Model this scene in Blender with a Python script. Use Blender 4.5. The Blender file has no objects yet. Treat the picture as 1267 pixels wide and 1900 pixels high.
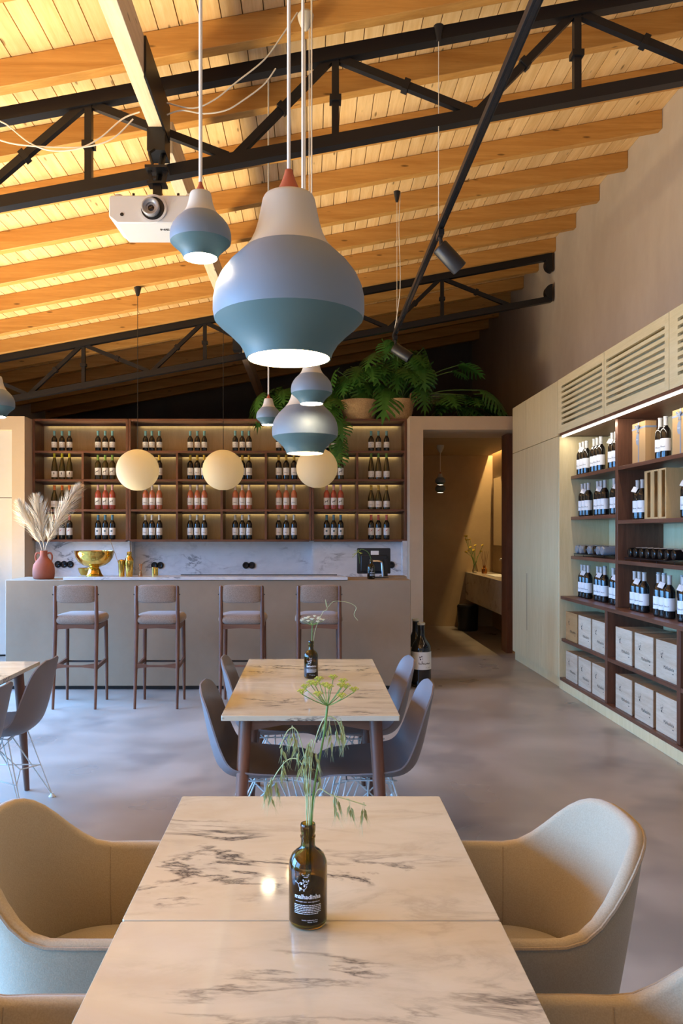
import bpy, math, random
from mathutils import Vector, Matrix
random.seed(7)
PI = math.pi
SC = bpy.context.scene
COL = SC.collection

# ------------------------------------------------------------------ camera, world, light
cam_d = bpy.data.cameras.new('camera')
cam = bpy.data.objects.new('camera', cam_d); COL.objects.link(cam)
cam.location = (0, 0, 1.5); cam.rotation_euler = (PI/2, 0, 0)
cam_d.sensor_fit = 'VERTICAL'; cam_d.sensor_height = 36.0; cam_d.sensor_width = 24.0
cam_d.lens = 1420*36/1900
cam_d.shift_x = 56.5/1900; cam_d.shift_y = 38/1900
cam_d.clip_start = 0.05; cam_d.clip_end = 200
SC.camera = cam

SC.view_settings.view_transform = 'Standard'
try: SC.view_settings.look = 'None'
except Exception: pass
SC.view_settings.gamma = 1.0
SC.view_settings.use_curve_mapping = False
SC.view_settings.exposure = -0.10

w = bpy.data.worlds.new('sky'); SC.world = w; w.use_nodes = True
bg = w.node_tree.nodes['Background']
bg.inputs[0].default_value = (0.72, 0.85, 1.0, 1); bg.inputs[1].default_value = 0.25

def area(name, loc, direction, sx, sy, power, color, spread=PI):
    d = bpy.data.lights.new(name, 'AREA'); d.shape = 'RECTANGLE'
    d.size = sx; d.size_y = sy; d.energy = power; d.color = color; d.spread = spread
    o = bpy.data.objects.new(name, d); COL.objects.link(o)
    o.location = loc
    o.rotation_euler = Vector(direction).to_track_quat('-Z', 'Y').to_euler()
    return o
DAY = (0.18, 0.48, 1.0)
WARM = (1.0, 0.83, 0.54)
# skylight falling down through the glazing of the left wall and of the wall behind the camera
for y, p, dn in ((-0.9, 220, -.4), (1.9, 290, -.4), (4.7, 250, -.85), (7.5, 250, -.85)):
    area('daylight_left', (-4.5, y, 1.4), (1, 0, dn), 2.3, 2.5, p, DAY, math.radians(110))
area('daylight_rear', (-1.6, -2.5, 1.4), (0, 1, -0.40), 5.6, 2.5, 10, (0.5, 0.72, 1.0), math.radians(140))
# sunlit terrace paving outside throws warm light up through the same glazing on to the timber ceiling
for y in (-0.9, 1.9, 4.7, 7.5):
    area('terrace_bounce_left', (-4.45, y, 0.4), (0.65, 0, 1.0), 2.3, 0.7, 142, WARM, math.radians(95))
area('terrace_bounce_rear', (-1.6, -2.45, 0.4), (0, 1.0, 0.8), 5.6, 0.7, 22, (1.0, 0.78, 0.45), math.radians(120))

# ------------------------------------------------------------------ mesh helpers
KIDS = {}
class B:
    def __init__(s): s.v = []; s.f = []
    def poly(s, pts):
        n = len(s.v); s.v += [tuple(p) for p in pts]; s.f.append(tuple(range(n, n+len(pts)))); return s
    def box(s, x0, x1, y0, y1, z0, z1, shear=0.0):
        n = len(s.v)
        for z in (z0, z1):
            for (x, y) in ((x0, y0), (x1, y0), (x1, y1), (x0, y1)):
                s.v.append((x, y, z + shear*x))
        s.f += [tuple(n+i for i in q) for q in ((3,2,1,0),(4,5,6,7),(0,1,5,4),(1,2,6,5),(2,3,7,6),(3,0,4,7))]
        return s
    def bar(s, p, q, wd, ht, up=(0, 0, 1)):
        p = Vector(p); q = Vector(q); d = (q-p).normalized(); up = Vector(up)
        if abs(d.dot(up)) > .99: up = Vector((0, 1, 0))
        a = d.cross(up).normalized()*wd/2; b = a.cross(d).normalized()*ht/2
        n = len(s.v)
        for c in (p, q):
            for (i, j) in ((-1,-1),(1,-1),(1,1),(-1,1)):
                s.v.append(tuple(c + a*i + b*j))
        s.f += [tuple(n+i for i in k) for k in ((3,2,1,0),(4,5,6,7),(0,1,5,4),(1,2,6,5),(2,3,7,6),(3,0,4,7))]
        return s
    def tube(s, pts, r, seg=8, closed=False, flat=1.0):
        pts = [Vector(p) for p in pts]; m = len(pts)
        rs = r if isinstance(r, (list, tuple)) else [r]*m
        n0 = len(s.v); prev = None
        for i, p in enumerate(pts):
            if closed: d = pts[(i+1) % m]-pts[i-1]
            else: d = pts[min(i+1, m-1)]-pts[max(i-1, 0)]
            if d.length < 1e-9: d = Vector((0, 0, 1))
            d.normalize()
            if prev is None:
                u = Vector((0, 0, 1)) if abs(d.z) < .9 else Vector((0, 1, 0))
                a = d.cross(u).normalized()
            else:
                a = (prev - d*prev.dot(d))
                a = a.normalized() if a.length > 1e-6 else d.orthogonal().normalized()
            prev = a; b = d.cross(a)
            for k in range(seg):
                t = 2*PI*k/seg
                s.v.append(tuple(p + a*math.cos(t)*rs[i] + b*math.sin(t)*rs[i]*flat))
        for i in range(m if closed else m-1):
            for k in range(seg):
                i2 = (i+1) % m; k2 = (k+1) % seg
                s.f.append((n0+i*seg+k, n0+i*seg+k2, n0+i2*seg+k2, n0+i2*seg+k))
        if not closed:
            s.f.append(tuple(n0+k for k in range(seg))[::-1])
            s.f.append(tuple(n0+(m-1)*seg+k for k in range(seg)))
        return s
    def lathe(s, prof, seg=24, c=(0, 0, 0), a0=0.0, a1=2*PI, cap0=False, cap1=False, sx=1.0, sy=1.0):
        full = abs(a1-a0-2*PI) < 1e-6; n0 = len(s.v); cols = seg if full else seg+1
        for (r, z) in prof:
            for k in range(cols):
                t = a0+(a1-a0)*k/seg
                s.v.append((c[0]+r*math.cos(t)*sx, c[1]+r*math.sin(t)*sy, c[2]+z))
        for i in range(len(prof)-1):
            for k in range(seg):
                k2 = (k+1) % cols
                s.f.append((n0+i*cols+k, n0+i*cols+k2, n0+(i+1)*cols+k2, n0+(i+1)*cols+k))
        if cap0: s.f.append(tuple(n0+k for k in range(cols))[::-1])
        if cap1: s.f.append(tuple(n0+(len(prof)-1)*cols+k for k in range(cols)))
        return s
    def grid(s, rows, closed_v=False):
        n0 = len(s.v); nr = len(rows); nc = len(rows[0])
        for r in rows: s.v += [tuple(p) for p in r]
        for i in range(nr-1):
            for k in range(nc if closed_v else nc-1):
                k2 = (k+1) % nc
                s.f.append((n0+i*nc+k, n0+i*nc+k2, n0+(i+1)*nc+k2, n0+(i+1)*nc+k))
        return s
    def prism(s, pts, axis, a, b):
        # pts: 2-D outline; axis: 'x','y','z' extrusion from a to b
        def m(p, h):
            return {'x': (h, p[0], p[1]), 'y': (p[0], h, p[1]), 'z': (p[0], p[1], h)}[axis]
        n0 = len(s.v); n = len(pts)
        s.v += [m(p, a) for p in pts]+[m(p, b) for p in pts]
        s.f.append(tuple(n0+i for i in range(n))[::-1]); s.f.append(tuple(n0+n+i for i in range(n)))
        for i in range(n):
            j = (i+1) % n; s.f.append((n0+i, n0+j, n0+n+j, n0+n+i))
        return s
    def add(s, o, mat=None):
        n = len(s.v)
        s.v += [tuple(mat @ Vector(p)) for p in o.v] if mat is not None else list(o.v)
        s.f += [tuple(n+i for i in f) for f in o.f]
        return s
    def map(s, fn): s.v = [tuple(fn(*p)) for p in s.v]; return s
    def mesh(s, name, mat, sharp=38):
        me = bpy.data.meshes.new(name); me.from_pydata(s.v, [], s.f)
        import bmesh
        bm = bmesh.new(); bm.from_mesh(me); bmesh.ops.recalc_face_normals(bm, faces=bm.faces); bm.to_mesh(me); bm.free()
        me.polygons.foreach_set('use_smooth', [True]*len(me.polygons))
        me.set_sharp_from_angle(angle=math.radians(sharp))
        if mat: me.materials.append(mat)
        me.update(); return me

def link(o, parent=None):
    COL.objects.link(o); KIDS[o.name] = []
    if parent is not None:
        o.parent = parent; KIDS[parent.name].append(o)
    return o
def put(name, b, mat, parent=None, loc=(0, 0, 0), rot=(0, 0, 0), bev=0.0, sharp=38, **tags):
    me = b if isinstance(b, bpy.types.Mesh) else b.mesh(name, mat, sharp)
    o = bpy.data.objects.new(name, me); o.location = loc; o.rotation_euler = rot
    link(o, parent)
    if bev:
        m = o.modifiers.new('bevel', 'BEVEL'); m.width = bev; m.segments = 2; m.limit_method = 'ANGLE'
        m.angle_limit = math.radians(40)
    return tag(o, **tags)
def tag(o, label=None, cat=None, group=None, kind=None):
    if label: o['label'] = label
    if cat: o['category'] = cat
    if group: o['group'] = group
    if kind: o['kind'] = kind
    return o
def thing(name, label, cat, loc=(0, 0, 0), rz=0.0, group=None, rot=None):
    o = bpy.data.objects.new(name, None); o.empty_display_size = .05
    o.location = loc; o.rotation_euler = rot if rot else (0, 0, rz)
    link(o); return tag(o, label, cat, group)
def copy_tree(o, loc=None, rz=None, label=None, group=None, parent=None):
    c = o.copy(); link(c, parent)
    if loc is not None: c.location = loc
    if rz is not None: c.rotation_euler = (0, 0, rz)
    if label: c['label'] = label
    if group: c['group'] = group
    for k in KIDS[o.name]: copy_tree(k, parent=c)
    return c
def spline(pts, n=6):
    pts = [Vector(p) for p in pts]; out = []
    for i in range(len(pts)-1):
        p0 = pts[max(i-1, 0)]; p1 = pts[i]; p2 = pts[i+1]; p3 = pts[min(i+2, len(pts)-1)]
        for k in range(n):
            t = k/n
            out.append(.5*((2*p1)+(p2-p0)*t+(2*p0-5*p1+4*p2-p3)*t*t+(3*p1-p0-3*p2+p3)*t**3))
    out.append(pts[-1]); return out
TEXT = {}
def text(s, size, shear=0.0, bold=0.0, align='CENTER'):
    key = (s, size, shear, bold, align)
    if key not in TEXT:
        cu = bpy.data.curves.new('lettering', 'FONT'); cu.body = s; cu.size = size; cu.shear = shear
        cu.align_x = align; cu.resolution_u = 2; cu.offset = bold; cu.fill_mode = 'FRONT'
        o = bpy.data.objects.new('lettering', cu)
        me = bpy.data.meshes.new_from_object(o)
        b = B(); b.v = [tuple(v.co) for v in me.vertices]; b.f = [tuple(p.vertices) for p in me.polygons]
        bpy.data.objects.remove(o); bpy.data.meshes.remove(me); bpy.data.curves.remove(cu)
        TEXT[key] = b
    t = TEXT[key]; c = B(); c.v = list(t.v); c.f = list(t.f); return c

# ------------------------------------------------------------------ materials
def newmat(name):
    m = bpy.data.materials.new(name); m.use_nodes = True
    nt = m.node_tree; return m, nt, nt.nodes['Principled BSDF']
def plain(name, col, rough=.5, metal=0.0, spec=.5, emit=None, es=0.0, trans=0.0, ior=1.45, coat=0.0, sub=0.0):
    m, nt, p = newmat(name)
    p.inputs['Base Color'].default_value = (*col, 1); p.inputs['Roughness'].default_value = rough
    p.inputs['Metallic'].default_value = metal; p.inputs['Specular IOR Level'].default_value = spec
    p.inputs['IOR'].default_value = ior; p.inputs['Transmission Weight'].default_value = trans
    p.inputs['Coat Weight'].default_value = coat
    if emit: p.inputs['Emission Color'].default_value = (*emit, 1); p.inputs['Emission Strength'].default_value = es
    return m
def coords(nt, scale=(1, 1, 1), kind='Object', rnd=0.0):
    tc = nt.nodes.new('ShaderNodeTexCoord'); mp = nt.nodes.new('ShaderNodeMapping')
    mp.inputs['Scale'].default_value = scale
    nt.links.new(tc.outputs[kind], mp.inputs['Vector'])
    if rnd:
        oi = nt.nodes.new('ShaderNodeObjectInfo'); mu = nt.nodes.new('ShaderNodeMath'); mu.operation = 'MULTIPLY'
        mu.inputs[1].default_value = rnd; nt.links.new(oi.outputs['Random'], mu.inputs[0])
        nt.links.new(mu.outputs[0], mp.inputs['Location'])
    return mp.outputs[0]
def noise(nt, vec, scale, detail=4, rough=.55, dist=0.0):
    n = nt.nodes.new('ShaderNodeTexNoise'); n.inputs['Scale'].default_value = scale
    n.inputs['Detail'].default_value = detail; n.inputs['Roughness'].default_value = rough
    n.inputs['Distortion'].default_value = dist
    nt.links.new(vec, n.inputs['Vector']); return n.outputs[0]
def ramp(nt, fac, stops):
    r = nt.nodes.new('ShaderNodeValToRGB'); e = r.color_ramp.elements
    while len(e) < len(stops): e.new(.5)
    for el, (pos, c) in zip(e, stops): el.position = pos; el.color = (*c, 1) if len(c) == 3 else c
    nt.links.new(fac, r.inputs[0]); return r.outputs[0]
def mix(nt, fac, a, b, mode='MIX'):
    m = nt.nodes.new('ShaderNodeMix'); m.data_type = 'RGBA'; m.blend_type = mode
    for val, sock in ((fac, m.inputs[0]), (a, m.inputs[6]), (b, m.inputs[7])):
        if isinstance(val, (int, float)): sock.default_value = val
        elif isinstance(val, tuple): sock.default_value = (*val, 1)
        else: nt.links.new(val, sock)
    return m.outputs[2]
def bump(nt, p, h, strength=.2, dist=.01):
    b = nt.nodes.new('ShaderNodeBump'); b.inputs['Strength'].default_value = strength; b.inputs['Distance'].default_value = dist
    nt.links.new(h, b.inputs['Height']); nt.links.new(b.outputs[0], p.inputs['Normal'])
def wood(name, c1, c2, grain=(1, 14, 14), scale=3.0, rough=.45, knots=False, rnd=9.0, spec=.4, var=.12):
    m, nt, p = newmat(name)
    v = coords(nt, grain, 'Object', rnd)
    n1 = noise(nt, v, scale, 5, .6, .6)
    col = ramp(nt, n1, [(.32, c1), (.68, c2)])
    n2 = noise(nt, v, scale*7, 3, .6)
    col = mix(nt, .18, col, ramp(nt, n2, [(.3, tuple(x*.6 for x in c1)), (.7, c2)]))
    if knots:
        v2 = coords(nt, tuple(max(g*.16, .55) if g > 1 else .55 for g in grain), 'Object', rnd)
        vo = nt.nodes.new('ShaderNodeTexVoronoi'); vo.inputs['Scale'].default_value = 5.2
        nt.links.new(v2, vo.inputs['Vector'])
        k = ramp(nt, vo.outputs['Distance'], [(.0, (1, 1, 1)), (.07, (.8, .8, .8)), (.115, (0, 0, 0))])
        col = mix(nt, k, col, tuple(x*.30 for x in c1))
    oi = nt.nodes.new('ShaderNodeObjectInfo')
    hv = nt.nodes.new('ShaderNodeHueSaturation')
    mr = nt.nodes.new('ShaderNodeMapRange'); mr.inputs[3].default_value = 1-var; mr.inputs[4].default_value = 1+var
    nt.links.new(oi.outputs['Random'], mr.inputs[0]); nt.links.new(mr.outputs[0], hv.inputs['Value'])
    nt.links.new(col, hv.inputs['Color']); nt.links.new(hv.outputs[0], p.inputs['Base Color'])
    p.inputs['Roughness'].default_value = rough; p.inputs['Specular IOR Level'].default_value = spec
    bump(nt, p, n2, .08, .004); return m
def plaster(name, c1, c2, scale=1.6, rough=.8, stretch=(1, 1, 1)):
    m, nt, p = newmat(name); v = coords(nt, stretch, 'Object')
    n1 = noise(nt, v, scale, 6, .62, .4); n2 = noise(nt, v, scale*9, 5, .6)
    col = mix(nt, .25, ramp(nt, n1, [(.3, c1), (.7, c2)]), ramp(nt, n2, [(.3, c1), (.7, c2)]))
    nt.links.new(col, p.inputs['Base Color']); p.inputs['Roughness'].default_value = rough
    p.inputs['Specular IOR Level'].default_value = .3
    bump(nt, p, n2, .12, .006); return m
def marble(name, base, warm, vein, scale=1.0, stretch=(1, 2.4, 2.4), rough=.09, dens=.5, rnd=0.0):
    m, nt, p = newmat(name); v = coords(nt, tuple(s*scale for s in stretch), 'Object', rnd)
    cl = ramp(nt, noise(nt, v, 1.7, 5, .6, .8), [(.32, base), (.72, warm)])
    def veins(sc, width, dist, lo, hi):
        n = noise(nt, v, sc, 7, .62, dist)
        a = nt.nodes.new('ShaderNodeMath'); a.operation = 'SUBTRACT'; nt.links.new(n, a.inputs[0]); a.inputs[1].default_value = .5
        b = nt.nodes.new('ShaderNodeMath'); b.operation = 'ABSOLUTE'; nt.links.new(a.outputs[0], b.inputs[0])
        k = ramp(nt, b.outputs[0], [(0, (1, 1, 1)), (width*.35, (.5, .5, .5)), (width, (0, 0, 0))])
        g = ramp(nt, noise(nt, v, sc*.9, 2, .5), [(lo, (0, 0, 0)), (hi, (1, 1, 1))])
        return mix(nt, 1.0, k, g, 'MULTIPLY')
    k1 = veins(1.7, .032, .6, .51, .64); k2 = veins(2.6, .075, .5, .42, .66)
    col = mix(nt, k1, cl, vein)
    half = tuple((a*.5+b*.5) for a, b in zip(vein, warm))
    col = mix(nt, mix(nt, 1.0, k2, (dens, dens, dens), 'MULTIPLY'), col, half)
    nt.links.new(col, p.inputs['Base Color']); p.inputs['Roughness'].default_value = rough
    return m
def fabric(name, c1, c2, scale=260, rough=.9):
    m, nt, p = newmat(name); v = coords(nt, (1, 1, 1), 'Object')
    n1 = noise(nt, v, scale, 2, .5)
    nt.links.new(ramp(nt, n1, [(.35, c1), (.65, c2)]), p.inputs['Base Color'])
    p.inputs['Roughness'].default_value = rough; p.inputs['Specular IOR Level'].default_value = .25
    p.inputs['Sheen Weight'].default_value = .25
    bump(nt, p, n1, .25, .002); return m

M = {}
M['board'] = wood('pine_board', (.70, .43, .17), (.86, .60, .30), (14, .8, 14), 1.6, .5, True, 11, var=.10)
M['purlin'] = wood('glulam_purlin', (.46, .205, .042), (.62, .32, .085), (.8, 14, 14), 1.6, .5, True, 7, var=.06)
M['brace'] = wood('pale_spruce', (.62, .46, .30), (.78, .62, .44), (14, .8, 14), 1.6, .5, True, 7, var=.04)
M['walnut'] = wood('walnut', (.105, .040, .022), (.20, .085, .046), (1.0, 12, 12), 2.2, .38, False, 5)
M['walnutV'] = wood('walnut_upright', (.105, .040, .022), (.20, .085, .046), (12, 12, 1.0), 2.2, .38, False, 5)
M['walnutY'] = wood('walnut_long', (.105, .040, .022), (.20, .085, .046), (12, 1.0, 12), 2.2, .38, False, 5)
M['back_ply'] = wood('ash_back_panel', (.62, .47, .25), (.70, .55, .32), (10, 10, 1), 2, .5, False, 3, var=.03)
M['cream'] = wood('pale_ash_veneer', (.68, .55, .29), (.76, .63, .37), (12, 12, .8), 2, .45, False, 3, var=.03)
M['creamY'] = wood('pale_ash_slat', (.68, .55, .29), (.76, .63, .37), (12, .8, 12), 2, .45, False, 3, var=.02)
M['taupe'] = plaster('taupe_microcement', (.285, .21, .14), (.35, .265, .18), 1.2, .62)
M['sand'] = plaster('sand_microcement', (.50, .38, .26), (.58, .45, .315), 1.0, .7)
M['mauve'] = plaster('mauve_lime_plaster', (.37, .295, .23), (.47, .385, .31), .9, .85, (1, 1, .5))
M['ochre'] = plaster('ochre_microcement', (.36, .25, .13), (.46, .33, .18), .9, .6)
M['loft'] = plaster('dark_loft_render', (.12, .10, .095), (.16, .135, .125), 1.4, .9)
M['white_wall'] = plaster('white_render', (.66, .60, .52), (.72, .66, .58), 1.2, .8)
M['steel'] = plain('black_steel', (.008, .008, .010), .42, 0, .5)
M['black'] = plain('black_plastic', (.015, .015, .017), .4)
M['black_gloss'] = plain('black_gloss', (.012, .012, .014), .15)
M['white_cord'] = plain('white_cord', (.70, .64, .54), .6)
M['l_white'] = plain('lamp_cream', (.52, .47, .38), .55)
M['l_grey'] = plain('lamp_blue_grey', (.165, .20, .235), .5)
M['l_green'] = plain('lamp_sage', (.075, .13, .125), .5)
M['l_cap'] = plain('lamp_terracotta', (.38, .085, .04), .6)
M['l_in'] = plain('lamp_inside', (.9, .85, .75), .6)
M['glow'] = plain('lamp_glow', (1, .9, .75), .5, emit=(1.0, .68, .32), es=34)
M['glow_hot'] = plain('lamp_glow_bright', (1, .9, .75), .5, emit=(1.0, .80, .52), es=80)
M['glow_small'] = plain('lamp_glow_bath', (1, .9, .75), .5, emit=(1.0, .9, .72), es=12)
M['led'] = plain('led_strip', (1, 1, 1), .5, emit=(1.0, .93, .80), es=7)
M['paper'] = plain('rice_paper', (.80, .72, .52), .8)
M['proj'] = plain('projector_white', (.62, .62, .63), .4)
M['proj_grey'] = plain('projector_grey', (.35, .35, .37), .35, .3)
M['lens'] = plain('lens_glass', (.02, .008, .01), .05, 0, .8)
M['brass'] = plain('polished_brass', (.72, .46, .10), .12, 1.0)
M['copper'] = plain('copper', (.60, .28, .13), .2, 1.0)
M['terracotta'] = plaster('terracotta', (.30, .085, .05), (.38, .12, .07), 6, .8)
M['pampas'] = plain('pampas', (.72, .60, .44), .95)
M['leaf'] = plaster('leaf_green', (.03, .11, .016), (.07, .21, .035), 5, .35)
M['stem'] = plain('stem_green', (.10, .20, .05), .5)
M['basket'] = fabric('woven_palm', (.42, .27, .12), (.60, .41, .21), 90)
M['shell'] = plain('chair_shell', (.165, .135, .13), .42)
M['wire'] = plain('white_wire', (.68, .68, .64), .35)
M['tub'] = fabric('armchair_wool', (.36, .285, .185), (.41, .33, .22), 320)
M['piping'] = fabric('armchair_piping', (.28, .21, .13), (.34, .26, .17), 320)
M['stoolf'] = fabric('stool_fabric', (.23, .16, .115), (.31, .225, .165), 150)
M['marble'] = marble('cream_marble', (.60, .525, .39), (.53, .43, .285), (.06, .05, .045), 1.0, (1.25, 3.1, 3.1), .07, .36, 20)
M['marbleW'] = marble('white_marble', (.72, .72, .72), (.62, .62, .63), (.16, .16, .17), 1.0, (1.2, 1.2, 2.6), .15, .5)
M['marbleG'] = marble('vanity_marble', (.66, .58, .46), (.58, .48, .36), (.20, .14, .10), 1.0, (1.4, 1.4, 1.8), .2, .5)
M['glass_dark'] = plain('dark_wine_glass', (.010, .009, .008), .06, 0, .6, coat=.3)
M['glass_green'] = plain('olive_wine_glass', (.055, .040, .010), .08, 0, .6, coat=.3)
M['rose'] = plain('rose_wine', (.52, .16, .075), .08, 0, .6, coat=.3)
M['rose2'] = plain('deep_rose_wine', (.45, .09, .05), .08, 0, .6, coat=.3)
M['label'] = plain('paper_label', (.80, .79, .76), .7)
M['ink'] = plain('ink', (.03, .025, .022), .7)
M['inkw'] = plain('white_ink', (.74, .76, .80), .6)
M['blue_ink'] = plain('slate_ink', (.08, .14, .17), .7)
M['red_ink'] = plain('red_ink', (.5, .07, .05), .7)
for nme, c in (('teal', (.16, .36, .38)), ('yellow', (.62, .50, .02)), ('lime', (.22, .36, .07)), ('orange', (.72, .17, .03)),
               ('gold', (.55, .36, .05)), ('pink', (.62, .36, .34)), ('pale', (.62, .52, .44)), ('blue', (.09, .22, .30)),
               ('coral', (.62, .14, .09)), ('ivory', (.62, .58, .46)), ('silver', (.50, .48, .44))):
    M['cap_'+nme] = plain('capsule_'+nme, c, .4)
M['crate'] = wood('crate_pine', (.52, .39, .26), (.66, .54, .39), (9, .9, 9), 2.5, .65, False, 13, var=.10)
M['crateO'] = wood('crate_oak', (.42, .22, .08), (.52, .30, .12), (9, .9, 9), 2.5, .6, False, 13, var=.05)
M['crate_side'] = wood('crate_side', (.40, .26, .14), (.50, .34, .19), (9, 1, 9), 2.5, .65, False, 13)
M['kraft'] = plain('kraft_card', (.46, .27, .11), .75)
M['ribbon'] = plain('grey_ribbon', (.22, .26, .33), .5)
M['boxwood'] = wood('box_pine', (.58, .36, .14), (.68, .45, .20), (9, 9, 1), 2.5, .6, False, 13)
M['bag'] = plain('clear_film', (.75, .77, .80), .25, trans=.7)
M['silver'] = plain('brushed_metal', (.5, .5, .52), .3, 1.0)
M['mirror'] = plain('mirror', (.8, .8, .8), .03, 1.0)
M['oat'] = plain('oat_husk', (.42, .46, .22), .7)
M['umbel'] = plain('umbel_yellow', (.42, .44, .06), .7)
M['umbelw'] = plain('umbel_white', (.66, .66, .50), .7)
M['fennel'] = plain('fennel_stem', (.13, .24, .05), .5)
M['soil'] = plain('soil', (.02, .015, .01), .9)
M['vase'] = None
def vase_glass():
    m, nt, p = newmat('olive_bottle_glass')
    p.inputs['Base Color'].default_value = (.32, .22, .035, 1); p.inputs['Roughness'].default_value = .03
    p.inputs['Transmission Weight'].default_value = 1.0; p.inputs['IOR'].default_value = 1.45
    return m
M['vase'] = vase_glass()
M['clear'] = plain('clear_glass', (.9, .95, .9), .03, trans=1.0)
M['amber'] = plain('amber_glass', (.8, .35, .06), .05, trans=1.0)
def floor_mat():
    m, nt, p = newmat('polished_concrete'); v = coords(nt, (1, 1, 1), 'Object')
    n1 = noise(nt, v, .6, 2, .5); n2 = noise(nt, v, 1.7, 3, .5); n3 = noise(nt, v, 1.1, 3, .55)
    col = ramp(nt, n1, [(.38, (.27, .235, .205)), (.62, (.42, .375, .335))])
    col = mix(nt, .45, col, ramp(nt, n2, [(.38, (.25, .215, .19)), (.62, (.43, .385, .345))]))
    st = ramp(nt, n3, [(.54, (0, 0, 0)), (.63, (1, 1, 1))])
    st = mix(nt, 1.0, st, (.5, .5, .5), 'MULTIPLY')
    col = mix(nt, st, col, (.15, .135, .13))
    nt.links.new(col, p.inputs['Base Color'])
    r = ramp(nt, n2, [(.3, (.26, .26, .26)), (.7, (.42, .42, .42))]); nt.links.new(r, p.inputs['Roughness'])
    p.inputs['Specular IOR Level'].default_value = .55
    return m
M['floor'] = floor_mat()
# ------------------------------------------------------------------ the shell of the room
SL = 0.185                                    # roof slope, dz/dx
def zp(x): return 4.32 + SL*x                 # underside of the purlins
def zc(x): return 4.48 + SL*x                 # underside of the boards
XL, XR, YF, YB = -4.6, 2.92, -2.6, 13.9

put('floor', B().box(XL-.2, XR+.2, YF-.2, YB+.2, -.12, 0), M['floor'], kind='structure', label='polished grey-beige concrete floor with darker stains')
put('terrace', B().box(-30, XL-.2, -25, 30, -.2, -.04), M['white_wall'], kind='structure', label='pale paved terrace outside the glazed left wall')
# right wall and far wall follow the roof slope
put('wall_right', B().prism([(YF, 0), (YB, 0), (YB, zc(XR)+.02), (YF, zc(XR)+.02)], 'x', XR, XR+.2), M['mauve'], kind='structure', label='tall mauve-brown limewashed wall above the pale cabinets')
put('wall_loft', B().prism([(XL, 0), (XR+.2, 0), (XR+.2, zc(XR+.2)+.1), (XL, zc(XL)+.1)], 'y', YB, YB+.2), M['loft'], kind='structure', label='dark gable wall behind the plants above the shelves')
# left wall: piers between four tall windows
b = B()
for (y0, y1) in ((YF, -2.1), (.3, .7), (3.1, 3.5), (5.9, 6.3), (8.7, YB)):
    b.box(XL-.2, XL, y0, y1, 0, 2.75)
b.box(XL-.2, XL, YF, YB, 2.75, zc(XL)+.05)
put('wall_left', b, M['white_wall'], kind='structure', label='white rendered wall with tall glazed openings')
glassm = bpy.data.materials.new('window_glass'); glassm.use_nodes = True
nt = glassm.node_tree; nt.nodes.clear()
o_ = nt.nodes.new('ShaderNodeOutputMaterial'); mx_ = nt.nodes.new('ShaderNodeMixShader'); tr_ = nt.nodes.new('ShaderNodeBsdfTransparent'); gl_ = nt.nodes.new('ShaderNodeBsdfGlossy')
gl_.inputs['Roughness'].default_value = .02; mx_.inputs[0].default_value = .06
nt.links.new(tr_.outputs[0], mx_.inputs[1]); nt.links.new(gl_.outputs[0], mx_.inputs[2]); nt.links.new(mx_.outputs[0], o_.inputs[0])
def window(name, axis, a0, a1, at):
    def bx(x0, x1, y0, y1, z0, z1):
        return B().box(y0, y1, x0, x1, z0, z1) if axis == 'y' else B().box(x0, x1, y0, y1, z0, z1)
    root = put(name, bx(a0, a1, at-.05, at+.01, 2.67, 2.75), M['black'], kind='structure')
    put('bottom_rail', bx(a0, a1, at-.05, at+.01, 0, .08), M['black'], root)
    n = max(2, round((a1-a0)/1.2))
    for i in range(n+1):
        x = a0+(a1-a0-.06)*i/n
        put('mullion', bx(x, x+.06, at-.05, at+.01, .08, 2.67), M['black'], root)
    for i in range(n):
        x = a0+(a1-a0-.06)*i/n
        put('pane', bx(x+.06, a0+(a1-a0-.06)*(i+1)/n, at-.025, at-.015, .08, 2.67), glassm, root)
for i, (y0, y1) in enumerate(((-2.1, .3), (.7, 3.1), (3.5, 5.9), (6.3, 8.7))):
    window('window_%d' % (i+1), 'y', y0, y1, XL-.1)
b = B(); b.prism([(XL-.2, 2.75), (XR+.2, 2.75), (XR+.2, zc(XR+.2)+.1), (XL-.2, zc(XL-.2)+.1)], 'y', YF-.2, YF)
b.box(XL-.2, -4.4, YF-.2, YF, 0, 2.75); b.box(1.4, XR+.2, YF-.2, YF, 0, 2.75)
put('wall_front', b, M['white_wall'], kind='structure', label='white wall with wide glazing behind the tables')
window('window_5', 'x', -4.4, 1.4, YF-.1)

# ceiling: deck, boards, purlins, brace beams
deck = put('ceiling', B().box(XL-.2, XR+.2, YF-.2, YB+.2, 4.51, 4.66, SL), M['board'], kind='structure', label='sloping ceiling of pine boards on orange timber purlins')
BW = .118
bm_board = B().box(-BW/2+.003, BW/2-.003, YF, YB, 0, .022, SL).mesh('board', M['board'])
n = int((XR-XL)/BW)
for i in range(n+1):
    x = XR-BW*(i+.5)
    put('board', bm_board, None, deck, (x, 0, zc(x)))
bm_p = B().box(XL, XR-.001, -.04, .04, 0, .158, SL).mesh('purlin', M['purlin'])
md = None
for k in range(-12, 11):
    y = 6.40+.69*k
    if YF+.1 < y < YB-.05: put('purlin', bm_p, None, deck, (0, y, 4.32), bev=.004)

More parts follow.
